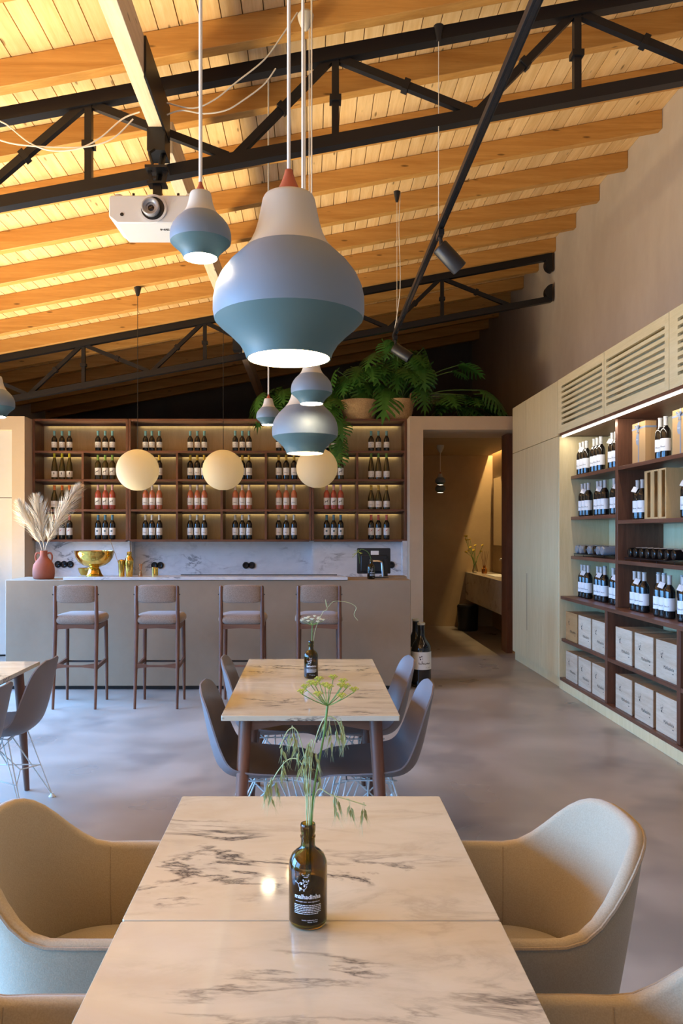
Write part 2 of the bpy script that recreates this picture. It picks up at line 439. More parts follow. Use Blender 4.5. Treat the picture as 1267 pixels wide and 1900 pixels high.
def brace(y0, y1, label):
    o = thing('brace_beam', label, 'beam', (-.868, y0, 3.77))
    put('timber', B().box(-.042, .042, 0, y1-y0, 0, .19), M['brace'], o, bev=.004)
    put('end_bracket', B().box(-.05, .05, y1-y0-.14, y1-y0+.02, -.13, .0), M['steel'], o)
    put('side_plate', B().box(.042, .054, y1-y0-.64, y1-y0, -.02, .185), M['steel'], o)
brace(YF+.01, 4.42, 'pale timber beam running from overhead to the near black truss')
brace(4.58, 9.10, 'pale timber beam spanning between the two black trusses')
brace(9.28, 13.88, 'timber beam in the dark loft beyond the far black truss')

def truss(y, label, tops, bots):
    t = thing('roof_truss', label, 'truss', (0, y, 0))
    def zt(x): return zp(x)-.04
    def zb(x): return zp(x)-.585+.04
    put('top_chord', B().box(XL+.01, XR-.03, -.035, .035, 4.24, 4.318, SL), M['steel'], t)
    put('bottom_chord', B().box(XL+.01, XR-.03, -.035, .035, 3.735, 3.805, SL), M['steel'], t)
    for x in tops:
        put('vertical_strut', B().bar((x, 0, zb(x)), (x, 0, zt(x)), .042, .042), M['steel'], t)
        put('splice_clip', B().box(x-.034, x+.034, -.034, .034, zp(x)-.32, zp(x)-.285), M['steel'], t)
    for x in tops:
        for d in (-1, 1):
            near = min((q for q in bots if (q-x)*d > 0), key=lambda q: abs(q-x), default=None)
            if near is None: continue
            p = Vector((x+d*.03, 0, zt(x)-.03)); q = Vector((near-d*.02, 0, zb(near)+.02))
            put('diagonal', B().bar(p, q, .040, .044), M['steel'], t)
            mpt = (p+q)/2; dr = (q-p).normalized()*.018
            put('splice_clip', B().bar(mpt-dr, mpt+dr, .060, .064), M['steel'], t)
    for z in (4.18, 3.85):
        zz = z+SL*(XR-.03)
        put('wall_plate', B().prism([(XR-.032-.085*math.cos(a), zz+.09*math.sin(a)) for a in [-PI/2+PI*i/12 for i in range(13)]], 'y', -.045, .045), M['steel'], t)
    return t
truss(4.5, 'black steel roof truss nearest the camera, crossing above the projector', [-4.22, -2.76, -1.306, .143, 1.562], [-3.5, -2.05, -.466, .96, 2.35])
truss(9.2, 'black steel roof truss farther back, above the bottle shelves', [-4.17, -2.734, -1.276, .15, 1.574], [-3.4, -1.93, -.56, .93, 2.385])

# partition with the bar niche, the left door and the bathroom opening
YP = 9.15
b = B()
b.box(XL, -4.50, YP, 9.95, 0, 2.89); b.box(-3.576, -3.425, YP, 9.95, 0, 2.89)
b.box(-4.50, -3.576, YP, 9.95, 2.73, 2.89)
b.box(-3.425, 1.18, 9.78, 9.95, 0, 2.89)
b.box(1.18, 1.34, YP, 9.95, 0, 2.89); b.box(1.34, XR, YP, 9.95, 2.73, 2.89)
put('wall_back', b, M['sand'], kind='structure', label='sand-coloured microcement partition around the shelf niche and bathroom opening')
put('ceiling_loft', B().box(XL, 2.84, 9.951, YB, 2.73, 2.87), M['ochre'], kind='structure', label='ochre plaster soffit over the bathroom')
d = put('door_1', B().box(-4.50, -3.578, 9.28, 9.32, 1.925, 2.73), M['white_wall'], kind='structure', label='pale door panels in the opening left of the bottle shelves')
put('door_leaf', B().box(-4.50, -3.578, 9.28, 9.32, .02, 1.917), M['white_wall'], d)
put('trim_1', B().box(2.432, 2.50, 9.50, 9.77, 0, 2.73), M['walnutV'], kind='structure', label='dark wooden jamb at the bathroom entrance')
put('wall_bathroom', B().box(2.50, XR-.002, 9.50, 9.77, 0, 2.73).box(1.2, XR-.002, 12.24, 12.34, 0, 2.73).box(1.2, 1.33, 9.951, 12.24, 0, 2.73), M['ochre'], kind='structure', label='ochre microcement bathroom wall crossed by a slanting beam of light')
put('wall_bathroom_side', B().box(2.902, XR-.001, 9.771, 12.239, 0, 2.99), M['ochre'], kind='structure')
put('trim_2', B().box(2.80, XR, 9.96, 12.3, 2.93, 2.98).box(2.80, 2.838, 9.96, 12.3, 2.871, 2.93).box(2.80, XR, 9.952, 9.96, 2.871, 2.98), M['ochre'], kind='structure', label='ceiling light cove above the washbasin')
area('bath_cove_light', (2.892, 11.15, 2.905), (-.30, 0, -1), 2.2, .012, 40, (1.0, .70, .32))

# ------------------------------------------------------------------ tall pale cabinets and wine display on the right
XC = 2.385
def tallcab(y0, y1, label, pull):
    t = thing('tall_cabinet', label, 'cabinet', (XC, y0, 0), group='tall pale cabinets beside the bathroom')
    W = y1-y0
    put('body', B().box(.022, XR-XC-.002, .001, W-.001, .10, 2.97), M['cream'], t)
    put('plinth', B().box(.03, XR-XC-.002, .001, W-.001, 0, .10), M['cream'], t)
    lo = put('lower_door', B().box(0, .02, .002, W-.002, .105, 2.428), M['cream'], t, bev=.001)
    if pull: put('finger_pull', B().box(-.001, .002, pull*W-.006, pull*W+.006, .42, 1.05), M['walnutV'], lo)
    put('upper_door', B().box(0, .02, .002, W-.002, 2.434, 2.968), M['cream'], t, bev=.001)
tallcab(8.50, 9.06, 'pale ash tall cabinet nearest the bathroom opening', 0)
tallcab(7.95, 8.50, 'pale ash tall cabinet in the middle of the three', .93)
tallcab(7.40, 7.95, 'pale ash tall cabinet next to the wine display shelves', 0)

def louvre(y0, y1, s0, s1, label):
    t = thing('louvre_panel', label, 'vent panel', (XC, y0, 2.45), group='slatted vent panels above the wine display')
    W = y1-y0
    put('stile', B().box(0, .02, .001, s0-y0, 0, .52), M['creamY'], t); put('stile', B().box(0, .02, s1-y0, W-.001, 0, .52), M['creamY'], t)
    edges = [0, .072]
    for k in range(7): edges += [.095+.05*k, .122+.05*k]
    edges += [.445, .52]
    for i in range(0, len(edges), 2):
        put('slat', B().box(0, .02, s0-y0, s1-y0, edges[i], edges[i+1]), M['creamY'], t)
    put('backing', B().box(.14, .16, .001, W-.001, 0, .52), M['creamY'], t)
    put('top_panel', B().box(.022, XR-XC-.003, .001, W-.001, .50, .52), M['creamY'], t)
louvre(6.232, 7.395, 6.275, 7.29, 'slatted pale vent panel next to the tall cabinets')
louvre(5.102, 6.228, 5.165, 6.185, 'slatted pale vent panel in the middle of the row')
louvre(3.95, 5.098, 4.0, 4.98, 'slatted pale vent panel cut off by the right picture edge')

sh = thing('display_shelving', 'built-in walnut wine display shelving along the right wall', 'shelving', (0, 5.6, 0))
def S(name, x0, x1, y0, y1, z0, z1, mat, bev=.0015):
    return put(name, B().box(x0, x1, y0-5.6, y1-5.6, z0, z1), mat, sh, bev=bev)
S('side_panel', XC, 2.858, 7.352, 7.395, .105, 2.42, M['cream'])
S('back_panel', 2.86, 2.915, 3.95, 7.39, .10, 2.45, M['cream'])
S('end_panel', XC, 2.915, 3.90, 3.945, 0, 2.968, M['cream'])
S('plinth', XC+.012, 2.91, 3.95, 7.39, 0, .085, M['cream'])
S('base_board', XC+.005, 2.858, 3.95, 7.35, .085, .112, M['walnutY'])
S('top_board', XC, 2.858, 3.95, 7.35, 2.425, 2.448, M['walnutY'])
S('counter_board', 2.395, 2.858, 3.95, 7.35, .862, .892, M['walnutY'])
for y in (6.21, 4.98, 3.95):
    S('upper_divider', 2.487, 2.858, y, y+.05, .893, 2.424, M['walnutV'])
    S('lower_divider', 2.402, 2.858, y, y+.05, .113, .861, M['walnutV'])
for z in (2.04, 1.65, 1.276): S('shelf', 2.495, 2.858, 6.261, 7.351, z-.03, z, M['walnutY'])
for z in (2.035, 1.60, 1.276): S('shelf', 2.49, 2.858, 5.031, 6.209, z-.03, z, M['walnutY'])
for z in (2.035, 1.60, 1.276): S('shelf', 2.49, 2.858, 4.001, 4.979, z-.03, z, M['walnutY'])
for (y0, y1) in ((6.261, 7.351), (5.031, 6.209)): S('lower_shelf', 2.405, 2.858, y0, y1, .457, .487, M['walnutY'])
S('lower_shelf', 2.405, 2.858, 4.001, 4.979, .457, .487, M['walnutY'])
S('led_strip', 2.405, 2.42, 3.98, 7.34, 2.412, 2.424, M['led'], 0)
area('display_led', (2.42, 5.7, 2.408), (.35, 0, -1), 3.2, .02, 9, (1.0, .90, .72))

# ------------------------------------------------------------------ bottle shelves behind the bar
YS = 9.40; ZS = (1.414, 1.785, 2.155, 2.506, 2.897)
def wallshelf(x0, x1, divs, label):
    t = thing('bottle_shelf', label, 'shelf', (x0, YS, ZS[0]), group='walnut bottle shelves behind the bar')
    W = x1-x0; Hh = ZS[4]-ZS[0]; T = .028; D = .33
    put('side', B().box(0, T, 0, D, -.012, Hh), M['walnutV'], t, bev=.0015); put('side', B().box(W-T, W, 0, D, -.012, Hh), M['walnutV'], t, bev=.0015)
    put('bottom_board', B().box(T, W-T, .002, D, -T, 0), M['walnut'], t, bev=.0015)
    put('top_board', B().box(T, W-T, .002, D, Hh-T, Hh), M['walnut'], t, bev=.0015)
    for k in (1, 2, 3): put('shelf', B().box(T, W-T, .004, D, ZS[k]-ZS[0]-.026, ZS[k]-ZS[0]), M['walnut'], t, bev=.0015)
    for xd in divs:
        for k in (0, 1, 2):
            put('divider', B().box(xd-x0-.013, xd-x0+.013, .004, D, ZS[k]-ZS[0]+.001, ZS[k+1]-ZS[0]-.027), M['walnutV'], t)
    put('back_panel', B().box(T, W-T, D+.001, D+.02, 0, Hh), M['back_ply'], t)
    for k in range(4):
        ht = ZS[k+1]-.03 if k < 3 else ZS[4]-.03
        put('fill_strip', B().box(T+.05, W-T-.05, .302, .312, ht-ZS[0]-.012, ht-ZS[0]-.003), M['fill_dim'], t)  # unseen glowing strip added to brighten the back panel
        put('strip_screen', B().box(T, W-T, .286, .296, ht-ZS[0]-.022, ht-ZS[0]+.003), M['walnut'], t)  # batten added only to hide the glowing strip from the camera
M['fill_dim'] = plain('shelf_fill', (1, 1, 1), .5, emit=(1.0, .86, .50), es=5)  # glow for the added strips under the bottle shelves
wallshelf(-3.42, -2.247, [-2.807], 'walnut bottle shelf at the left end of the bar niche')
wallshelf(-2.243, .004, [-1.648, -1.099, -.556], 'wide walnut bottle shelf in the centre of the bar niche')
wallshelf(.008, 1.177, [.569], 'walnut bottle shelf at the right end of the bar niche')

# marble splashback in three slabs, back counter
sp = thing('splashback', 'white veined marble splashback behind the bar', 'splashback', (0, 9.5, .9))
put('slab', B().box(-3.42, -2.25, 0, .02, 0, .498), M['marbleW'], sp); put('slab', B().box(-2.25, .03, .18, .2, 0, .498), M['marbleW'], sp)
put('slab', B().box(.03, 1.12, 0, .02, 0, .498), M['marbleW'], sp); put('return_slab', B().box(1.12, 1.178, -.15, .02, 0, .498), M['marbleW'], sp)
put('return_slab', B().box(-2.25, -2.23, .021, .179, 0, .498), M['marbleW'], sp); put('return_slab', B().box(.01, .03, .021, .179, 0, .498), M['marbleW'], sp)
bc = thing('back_counter', 'low work counter behind the bar under the splashback', 'counter', (0, 9.2, 0))
put('carcass', B().box(-3.42, 1.17, 0, .29, .08, .86), M['taupe'], bc); put('worktop', B().box(-3.42, 1.17, -.05, .29, .86, .895), M['marbleW'], bc)
put('plinth', B().box(-3.42, 1.17, .05, .29, 0, .08), M['black'], bc)

# bar
bar = thing('bar_counter', 'long taupe microcement bar counter with recessed dark plinth', 'bar', (0, 7.3, 0))
put('body', B().box(-2.915, .951, 0, .55, .035, 1.047), M['taupe'], bar, bev=.006)
put('plinth', B().box(-2.88, .92, .03, .52, 0, .035), M['black'], bar)
put('end_riser', B().box(.70, .951, .30, .55, 1.047, 1.062), M['taupe'], bar)
mw = thing('bar_worktop', 'white marble slab lying on the bar counter', 'worktop', (0, 7.285, 1.048))
put('slab', B().prism([(-2.36, 0), (.35, 0), (.30, .35), (-2.30, .35)], 'z', 0, .026), M['marbleW'], mw, bev=.002)
put('rear_edge', B().box(-1.3, .26, .352, .36, 0, .034), M['black'], mw)
def socket(x, z, y, label):
    t = thing('wall_socket', label, 'socket', (x, y, z), group='round black sockets on the marble splashback')
    put('plate', B().lathe([(0, 0), (.040, 0), (.043, .004), (.043, .010)], 24), M['black'], t, rot=(PI/2, 0, 0))
    put('insert', B().lathe([(0, .0115), (.020, .0115), (.022, .013), (.026, .013), (.027, .0101)], 20), M['black_gloss'], t, rot=(PI/2, 0, 0))
s_ = .00668
for i, x in enumerate((107.5, 118.5, 130)): socket((x-577)*s_, 1.105, 9.499, ('left', 'middle', 'right')[i]+' one of three black sockets behind the terracotta jug')
for i, x in enumerate((286, 297)): socket((x-577)*.0068, 1.085, 9.679, ('left', 'right')[i]+' one of two black sockets beside the small gold cup')
for i, x in enumerate((456, 467)): socket((x-577)*.0068, 1.085, 9.679, ('left', 'right')[i]+' one of two black sockets in the middle of the marble splashback')
socket((726-577)*s_, 1.10, 9.499, 'single black socket behind the till screen')
# ------------------------------------------------------------------ wine bottles
PROF = {
 'bordeaux': [(0, .004), (.030, 0), (.0365, .004), (.0375, .012), (.0375, .185), (.035, .203), (.027, .219), (.0175, .232), (.0148, .245), (.0145, .296), (.016, .297), (.016, .303), (0, .304)],
 'small': [(0, .004), (.029, 0), (.034, .004), (.035, .012), (.035, .140), (.033, .156), (.025, .172), (.0165, .185), (.0142, .197), (.014, .243), (.0155, .244), (.0155, .25), (0, .251)],
 'burgundy': [(0, .004), (.034, 0), (.041, .004), (.042, .012), (.042, .120), (.040, .140), (.034, .170), (.025, .200), (.018, .224), (.0152, .240), (.0148, .291), (.0163, .292), (.0163, .298), (0, .299)],
 'flute': [(0, .004), (.030, 0), (.037, .004), (.0378, .012), (.0378, .125), (.035, .160), (.029, .200), (.022, .240), (.017, .265), (.0148, .28), (.0145, .326), (.016, .327), (.016, .333), (0, .334)],
 'magnum': [(0, .01), (.08, 0), (.094, .008), (.096, .03), (.096, .36), (.091, .395), (.072, .43), (.048, .46), (.036, .49), (.033, .52), (.032, .60), (.037, .602), (.037, .615), (0, .616)],
}
LAB = {'bordeaux': (.055, .145), 'small': (.045, .115), 'burgundy': (.03, .105), 'flute': (.03, .105), 'magnum': (.175, .345)}
CAPZ = {'bordeaux': (.240, .306), 'small': (.194, .253), 'burgundy': (.240, .301), 'flute': (.272, .336), 'magnum': (.598, .62)}
def wrap(b, r, z0):        # flat lettering in XY -> cylinder facing -y
    return b.map(lambda x, y, z: (r*math.sin(x/r), -r*math.cos(x/r), z0+y))
def stroke(b, x0, y0, x1, y1, wd):
    d = Vector((x1-x0, y1-y0, 0)); n_ = Vector((-d.y, d.x, 0)).normalized()*wd/2
    b.poly([(x0-n_.x, y0-n_.y, 0), (x1-n_.x, y1-n_.y, 0), (x1+n_.x, y1+n_.y, 0), (x0+n_.x, y0+n_.y, 0)])
def blob(b, cx, cy, rx, ry, n_=8):
    b.poly([(cx+rx*math.cos(2*PI*i/n_), cy+ry*math.sin(2*PI*i/n_), 0) for i in range(n_)])
def script(wd, ht, seed=1, n_=9):     # a line of handwriting
    rr = random.Random(seed); b = B(); x = -wd/2; pts = [(x, 0)]
    for i in range(n_*2):
        x += wd/(n_*2); pts.append((x, (rr.uniform(.25, .6) if i % 2 == 0 else rr.uniform(-.05, .08))*ht*(2.0 if i in (0, 6) else 1)))
    for a, c in zip(pts, pts[1:]): stroke(b, a[0], a[1], c[0], c[1], ht*.10)
    return b
def print_mesh(kind, style):
    r = max(p[0] for p in PROF[kind])+.0011; z0, z1 = LAB[kind]; b = B(); h_ = z1-z0
    if style == 'script':
        b.add(script(.040, .012, 2)); b.map(lambda x, y, z: (x, y+h_*.30, z))
    elif style == 'horse':
        for (x0, y0, x1, y1) in ((-.022, .028, -.008, .044), (-.008, .044, .008, .050), (.008, .050, .020, .066), (-.012, .040, -.022, .050), (.006, .048, .012, .034)):
            stroke(b, x0, y0, x1, y1, .006)
        blob(b, .0, .046, .012, .006); blob(b, 0, .012, .016, .002)
    elif style == 'star':
        for i in range(8):
            a = 2*PI*i/8; stroke(b, 0, h_*.55, .013*math.cos(a), h_*.55+.013*math.sin(a), .007)
        blob(b, 0, .016, .018, .002)
    elif style == 'band':
        blob(b, .006, h_*.62, .006, .018); blob(b, -.006, h_*.25, .014, .003)
    elif style == 'red':
        stroke(b, -.012, h_*.52, 0, h_*.66, .006); stroke(b, 0, h_*.62, .010, h_*.74, .006)
    elif style == 'lines':
        blob(b, 0, h_*.66, .014, .003); blob(b, 0, h_*.35, .020, .0018); blob(b, 0, h_*.25, .020, .0018)
    return wrap(b, r, z0)
PROTO = {}
HIDE = []
def bottle(kind, glass, cap, style, loc, label, group, rz=0.0, name='wine_bottle', tagged=False):
    key = (kind, glass, cap, style, tagged)
    if key not in PROTO:
        t = thing(name, label, 'bottle', loc, rz, group)
        put('glass', B().lathe(PROF[kind], 20), M[glass], t, sharp=60)
        rmax = max(p[0] for p in PROF[kind]); z0, z1 = LAB[kind]
        lb = put('label', B().lathe([(rmax+.0005, z0), (rmax+.0005, z1)], 20, a0=-PI/2-1.75, a1=-PI/2+1.75), M['label'], t)
        if style:
            ink = {'star': 'blue_ink', 'red': 'red_ink'}.get(style, 'ink')
            put('print', print_mesh(kind, style), M[ink], lb)
        c0, c1 = CAPZ[kind]; pr = [(r+.0007, z) for r, z in PROF[kind] if c0 <= z <= c1 and r > 0]
        r0 = pr[0][0] if pr else .02
        pr = [(r0+.0006, c0)]+pr+[(pr[-1][0] if pr else r0, c1), (0, c1)]
        put('capsule', B().lathe(pr, 16), M['cap_'+cap], t)
        if tagged:
            tg = B(); tg.poly([(-.020, 0, 0), (.020, 0, 0), (.020, -.045, 0), (-.020, -.045, 0)]); tg.poly([(-.020, .0012, .001), (.020, .0012, .001), (.020, -.045, .001), (-.020, -.045, .001)][::-1])
            put('neck_tag', tg, M['label'], t, (.006, -.022, .250), (1.05, .30, .35))
        PROTO[key] = t; return t
    c = copy_tree(PROTO[key], loc, rz, label, group); return c
COLX = [(101, 115, 129), (182, 195.5, 208.5), (270, 282, 295.5), (353, 366, 379), (436.5, 449.5, 462), (517, 531, 545.5), (606, 619, 632), (688.5, 702, 717)]
ORD = ('first', 'second', 'third', 'fourth', 'fifth', 'sixth', 'seventh', 'eighth')
ROWS = {
 3: [('small', 'glass_dark', 'teal', 'lines', 'teal-capped red wine bottle')]*8,
 2: [('flute', 'glass_green', 'yellow', 'band', 'yellow-capped slim white wine bottle'), ('bordeaux', 'glass_green', 'lime', 'horse', 'lime-capped wine bottle'),
     ('bordeaux', 'glass_dark', 'gold', 'script', 'gold-capped wine bottle'), ('bordeaux', 'glass_dark', 'gold', 'script', 'gold-capped wine bottle'), ('bordeaux', 'glass_dark', 'gold', 'script', 'gold-capped wine bottle'), ('bordeaux', 'glass_dark', 'gold', 'script', 'gold-capped wine bottle'),
     ('bordeaux', 'glass_green', 'lime', 'horse', 'lime-capped wine bottle'), ('flute', 'glass_green', 'lime', 'lines', 'lime-capped slim wine bottle')],
 1: [('burgundy', 'glass_green', 'orange', 'script', 'orange-capped burgundy bottle'), ('bordeaux', 'rose2', 'pink', 'horse', 'pink-capped rosé bottle'),
     ('bordeaux', 'rose', 'pale', 'script', 'pale-capped rosé bottle'), ('bordeaux', 'rose', 'pale', 'script', 'pale-capped rosé bottle'), ('bordeaux', 'rose', 'pale', 'script', 'pale-capped rosé bottle'), ('bordeaux', 'rose', 'pale', 'script', 'pale-capped rosé bottle'),
     ('bordeaux', 'rose2', 'pink', 'horse', 'pink-capped rosé bottle'), ('burgundy', 'glass_green', 'gold', 'script', 'gold-capped burgundy bottle')],
 0: [('bordeaux', 'glass_dark', 'coral', 'red', 'coral-capped red wine bottle'), ('bordeaux', 'glass_dark', 'blue', 'star', 'blue-capped red wine bottle'),
     ('bordeaux', 'glass_dark', 'ivory', 'script', 'ivory-capped red wine bottle'), ('bordeaux', 'glass_dark', 'ivory', 'script', 'ivory-capped red wine bottle'), ('bordeaux', 'glass_dark', 'ivory', 'script', 'ivory-capped red wine bottle'), ('bordeaux', 'glass_dark', 'ivory', 'script', 'ivory-capped red wine bottle'),
     ('bordeaux', 'glass_dark', 'blue', 'star', 'blue-capped red wine bottle'), ('bordeaux', 'glass_dark', 'coral', 'red', 'coral-capped red wine bottle')],
}
RN = {3: 'top row', 2: 'second row down', 1: 'third row down', 0: 'bottom row'}
for row, cols in ROWS.items():
    for c, (kind, gl, cp, sty, desc) in enumerate(cols):
        for j, x in enumerate(COLX[c]):
            X = (x-577)*9.50/1420
            bottle(kind, gl, cp, sty, (X, 9.50+random.uniform(-.006, .006), ZS[row]), '%s, %s of three, %s, %s group from left' % (desc, ('left', 'middle', 'right')[j], RN[row], ORD[c]), 'wine bottles on the shelves behind the bar', random.uniform(-.12, .12))

# right display: standing bottles in short files along the shelf
RZ = -PI/2+.42
def stand(Xs, Ys, z, where, tags=(), rz=RZ):
    nn = len(Ys)
    for i, y in enumerate(Ys):
        X = Xs[i] if isinstance(Xs, (list, tuple)) else Xs
        pos = 'only' if nn == 1 else ('far', 'near')[i] if nn == 2 else ('farthest', 'middle', 'nearest')[i] if nn == 3 else ('farthest', 'second', 'third', 'nearest')[i] if nn == 4 else ('farthest', 'second', 'third', 'fourth', 'nearest')[i]
        bottle('bordeaux', 'glass_dark', 'silver', 'script', (X, y, z), '%s silver-capped bottle of the %s' % (pos, where), 'silver-capped bottles on the right display shelves', rz+random.uniform(-.1, .1), tagged=(i in tags))
stand(2.545, (7.225, 7.145, 7.065), 2.04, 'three next to cream side panel, left bay top shelf', (1,))
stand(2.56, (6.92, 6.84, 6.755), 2.04, 'three in the middle, left bay top shelf', ())
stand(2.56, (6.50, 6.42), 2.04, 'pair against the divider, left bay top shelf', (0,))
stand(2.55, (7.19, 7.11, 7.03), 1.65, 'three at far end, left bay second shelf', (1,))
stand(2.56, (6.83, 6.75, 6.665), 1.65, 'three in the middle, left bay second shelf', (1,))
stand(2.56, (6.46, 6.38), 1.65, 'pair against the divider, left bay second shelf', (1,))
stand(2.55, (7.20, 7.12, 7.035), .892, 'three at far end, left bay counter board', (1,))
stand(2.56, (6.83, 6.75, 6.665), .892, 'three in the middle, left bay counter board', (1,))
stand(2.56, (6.48, 6.40, 6.32), .892, 'three against the divider, left bay counter board', (1,))
stand([2.66], [6.93], .892, 'back row in left bay counter board')
stand(2.57, (5.63, 5.545), 2.035, 'pair between two gift boxes, right bay top shelf', ())
stand(2.54, (5.95, 5.865), 1.60, 'pair left of the slotted wooden boxes', (0,))
stand(2.55, (5.20, 5.115), 1.60, 'pair right of the slotted wooden boxes', (0,))
stand(2.53, (5.98, 5.895, 5.81), .892, 'front three nearest the divider, right bay counter board', (1,))
stand(2.635, (5.80, 5.71), .892, 'back pair behind the front three, right bay counter board')
stand(2.53, (5.57, 5.485, 5.40), .892, 'front three in the middle, right bay counter board', (1,))
stand(2.64, (5.44, 5.35), .892, 'back pair in the middle, right bay counter board')
stand(2.53, (5.20, 5.115), .892, 'front pair at picture edge, right bay counter board', (0,))

# lying bottles on wire racks
def lying(y0, n_, z, where, film):
    wr = thing('wire_rack', 'thin black wire rack under the lying bottles, '+where, 'rack', (2.50, y0, z), group='wire racks on the display shelves')
    L = n_*.105
    for x in (.005, .20): put('rail', B().tube([(x, .06, .022), (x, .06-L, .022)], .004, 6), M['steel'], wr)
    for i in range(4): put('foot', B().tube([(.005, .05-L*i/3.05, .0), (.005, .05-L*i/3.05, .022), (.20, .05-L*i/3.05, .022), (.20, .05-L*i/3.05, 0)], .003, 6), M['steel'], wr)
    src = PROTO[('bordeaux', 'glass_dark', 'silver', 'script', False)]
    for i in range(n_):
        c = copy_tree(src, (2.51, y0-i*.105, z+.066), label='%s lying wine bottle, counted from the far end, %s' % (ORD[i], where), group='bottles lying on the wire racks')
        c.rotation_euler = Matrix.Rotation(PI/2-.02, 3, 'Y').to_euler()
        c.rotation_euler = (Matrix.Rotation(PI/2-.02, 3, 'Y') @ Matrix.Rotation(-PI/2-.9, 3, 'Z')).to_euler()
        if film and i in film:
            put('wrap', B().lathe([(.0, -.004), (.036, -.004), (.0395, .004), (.0395, .14), (.039, .15)], 18), M['bag'], c)
lying(7.23, 7, 1.276, 'left bay', (0, 1, 3, 5, 6))
lying(6.05, 8, 1.276, 'right bay', ())

# gift boxes
def giftbox(loc, wy, label):
    t = thing('gift_box', label, 'box', loc, group='kraft gift boxes with grey ribbon')
    put('carton', B().box(0, .085, -wy, 0, 0, .315), M['kraft'], t, bev=.002)
    put('seam', B().box(.044, .047, -wy-.001, -wy+.001, 0, .314), M['crateO'], t)
    put('ribbon', B().box(-.0015, -.0003, -wy*.5-.007, -wy*.5+.007, .002, .316).box(-.0015, .086, -wy-.0015, .0015, .262, .276).box(-.0015, .086, -wy*.5-.007, -wy*.5+.007, .3152, .3165), M['ribbon'], t)
    bw = B()
    for sgn in (-1, 1):
        bw.tube(spline([(-.004, -wy*.5, .27), (-.012, -wy*.5+sgn*.02, .292), (-.012, -wy*.5+sgn*.035, .285), (-.004, -wy*.5, .268)], 5), .0045, 6)
        bw.tube([(-.004, -wy*.5, .268), (-.008, -wy*.5+sgn*.014, .235)], .004, 5)
    put('bow', bw, M['ribbon'], t)
    sk = B(); sk.poly([(-.0008, -wy*.42+.028*math.cos(a), .185+.045*math.sin(a)) for a in [2*PI*i/20 for i in range(20)]])
    s1 = put('sticker', sk, M['ribbon'], t); m2 = B(); m2.add(script(.040, .012, 5)); m2.map(lambda x, y, z: (-.0012, -wy*.42-x, .180+y)); put('print', m2, M['inkw'], s1)
giftbox((2.53, 6.03, 2.035), .235, 'brown kraft gift box with grey bow beside the divider')
giftbox((2.53, 5.36, 2.035), .235, 'brown kraft gift box with grey bow at the right picture edge')
# slotted single-bottle boxes with a bottle inside
for i in range(3):
    y = 5.775-.118*i
    nm = ('left', 'middle', 'right')[i]
    t = thing('slotted_wine_box', nm+' one of three slotted pine wine boxes', 'wine box', (2.515, y, 1.60), group='slotted pine wine boxes')
    for (y0, y1) in ((-.012, 0), (-.115, -.103)): put('side', B().box(0, .16, y0, y1, 0, .36), M['boxwood'], t)
    put('back', B().box(.148, .16, -.103, -.012, .012, .348), M['boxwood'], t)
    put('base', B().box(0, .16, -.103, -.012, 0, .012), M['boxwood'], t); put('lid', B().box(0, .16, -.103, -.012, .348, .36), M['boxwood'], t)
    put('front_strip', B().box(0, .006, -.042, -.012, .012, .348), M['boxwood'], t)
    bottle('bordeaux', 'glass_dark', 'silver', 'script', (2.60, y-.064, 1.612), 'wine bottle standing inside the %s slotted pine box' % nm, 'bottles inside the slotted boxes', RZ)

# wooden crates
def crate_proto(mat):
    t = thing('wine_crate', 'x', 'crate'); W = .305; Hh = .265; D = .30
    lid = put('front_panel', B().box(0, .010, -W, 0, 0, Hh), M[mat], t, bev=.0015)
    mk = B()
    for (cx, cy, rx, ry) in ((-.012, .150, .006, .009), (.010, .158, .005, .007), (-.004, .132, .008, .009), (.004, .146, .003, .004)): blob(mk, cx, cy, rx, ry)
    for (a, c_, d_, e) in ((-.022, .160, -.028, .170), (.016, .165, .020, .180), (.0, .172, .006, .182), (.006, .128, .026, .124)): stroke(mk, a, c_, d_, e, .0022)
    mk.map(lambda x, y, z: (x-.062, y+.02, z))
    mk.add(text('Malhadinha', .034, .35), Matrix.Translation((.035, .078, 0))); blob(mk, .10, .060, .011, .003)
    mk.map(lambda x, y, z: (-.0006, -W/2-x, y)); put('print', mk, M['ink'], lid)
    put('carcass', B().box(.0105, D, -W+.003, -.003, .002, Hh-.003), M['crate_side'], t)
    return t
cr = {'crate': crate_proto('crate'), 'crateO': crate_proto('crateO')}; first = {'crate': True, 'crateO': True}
rows_ = (('bottom shelf', .113), ('upper crate shelf', .4875))
for (bay, ys, x0) in (('left bay', (7.285, 6.945, 6.605), 2.425), ('right bay', (6.095, 5.735, 5.38), 2.425)):
    for (rn, z) in rows_:
        for i, y in enumerate(ys):
            mt = 'crateO' if (bay == 'left bay' and rn == 'upper crate shelf' and i == 0) else 'crate'
            lab = '%s wooden wine crate, %s of three, %s, %s' % ('orange oak' if mt == 'crateO' else 'pale pine', ('far', 'middle', 'near')[i], bay, rn)
            if first[mt]:
                t = cr[mt]; t.location = (x0, y, z); tag(t, lab, None, 'wooden wine crates in the lower display'); first[mt] = False
            else: copy_tree(cr[mt], (x0, y, z), 0, lab, 'wooden wine crates in the lower display')
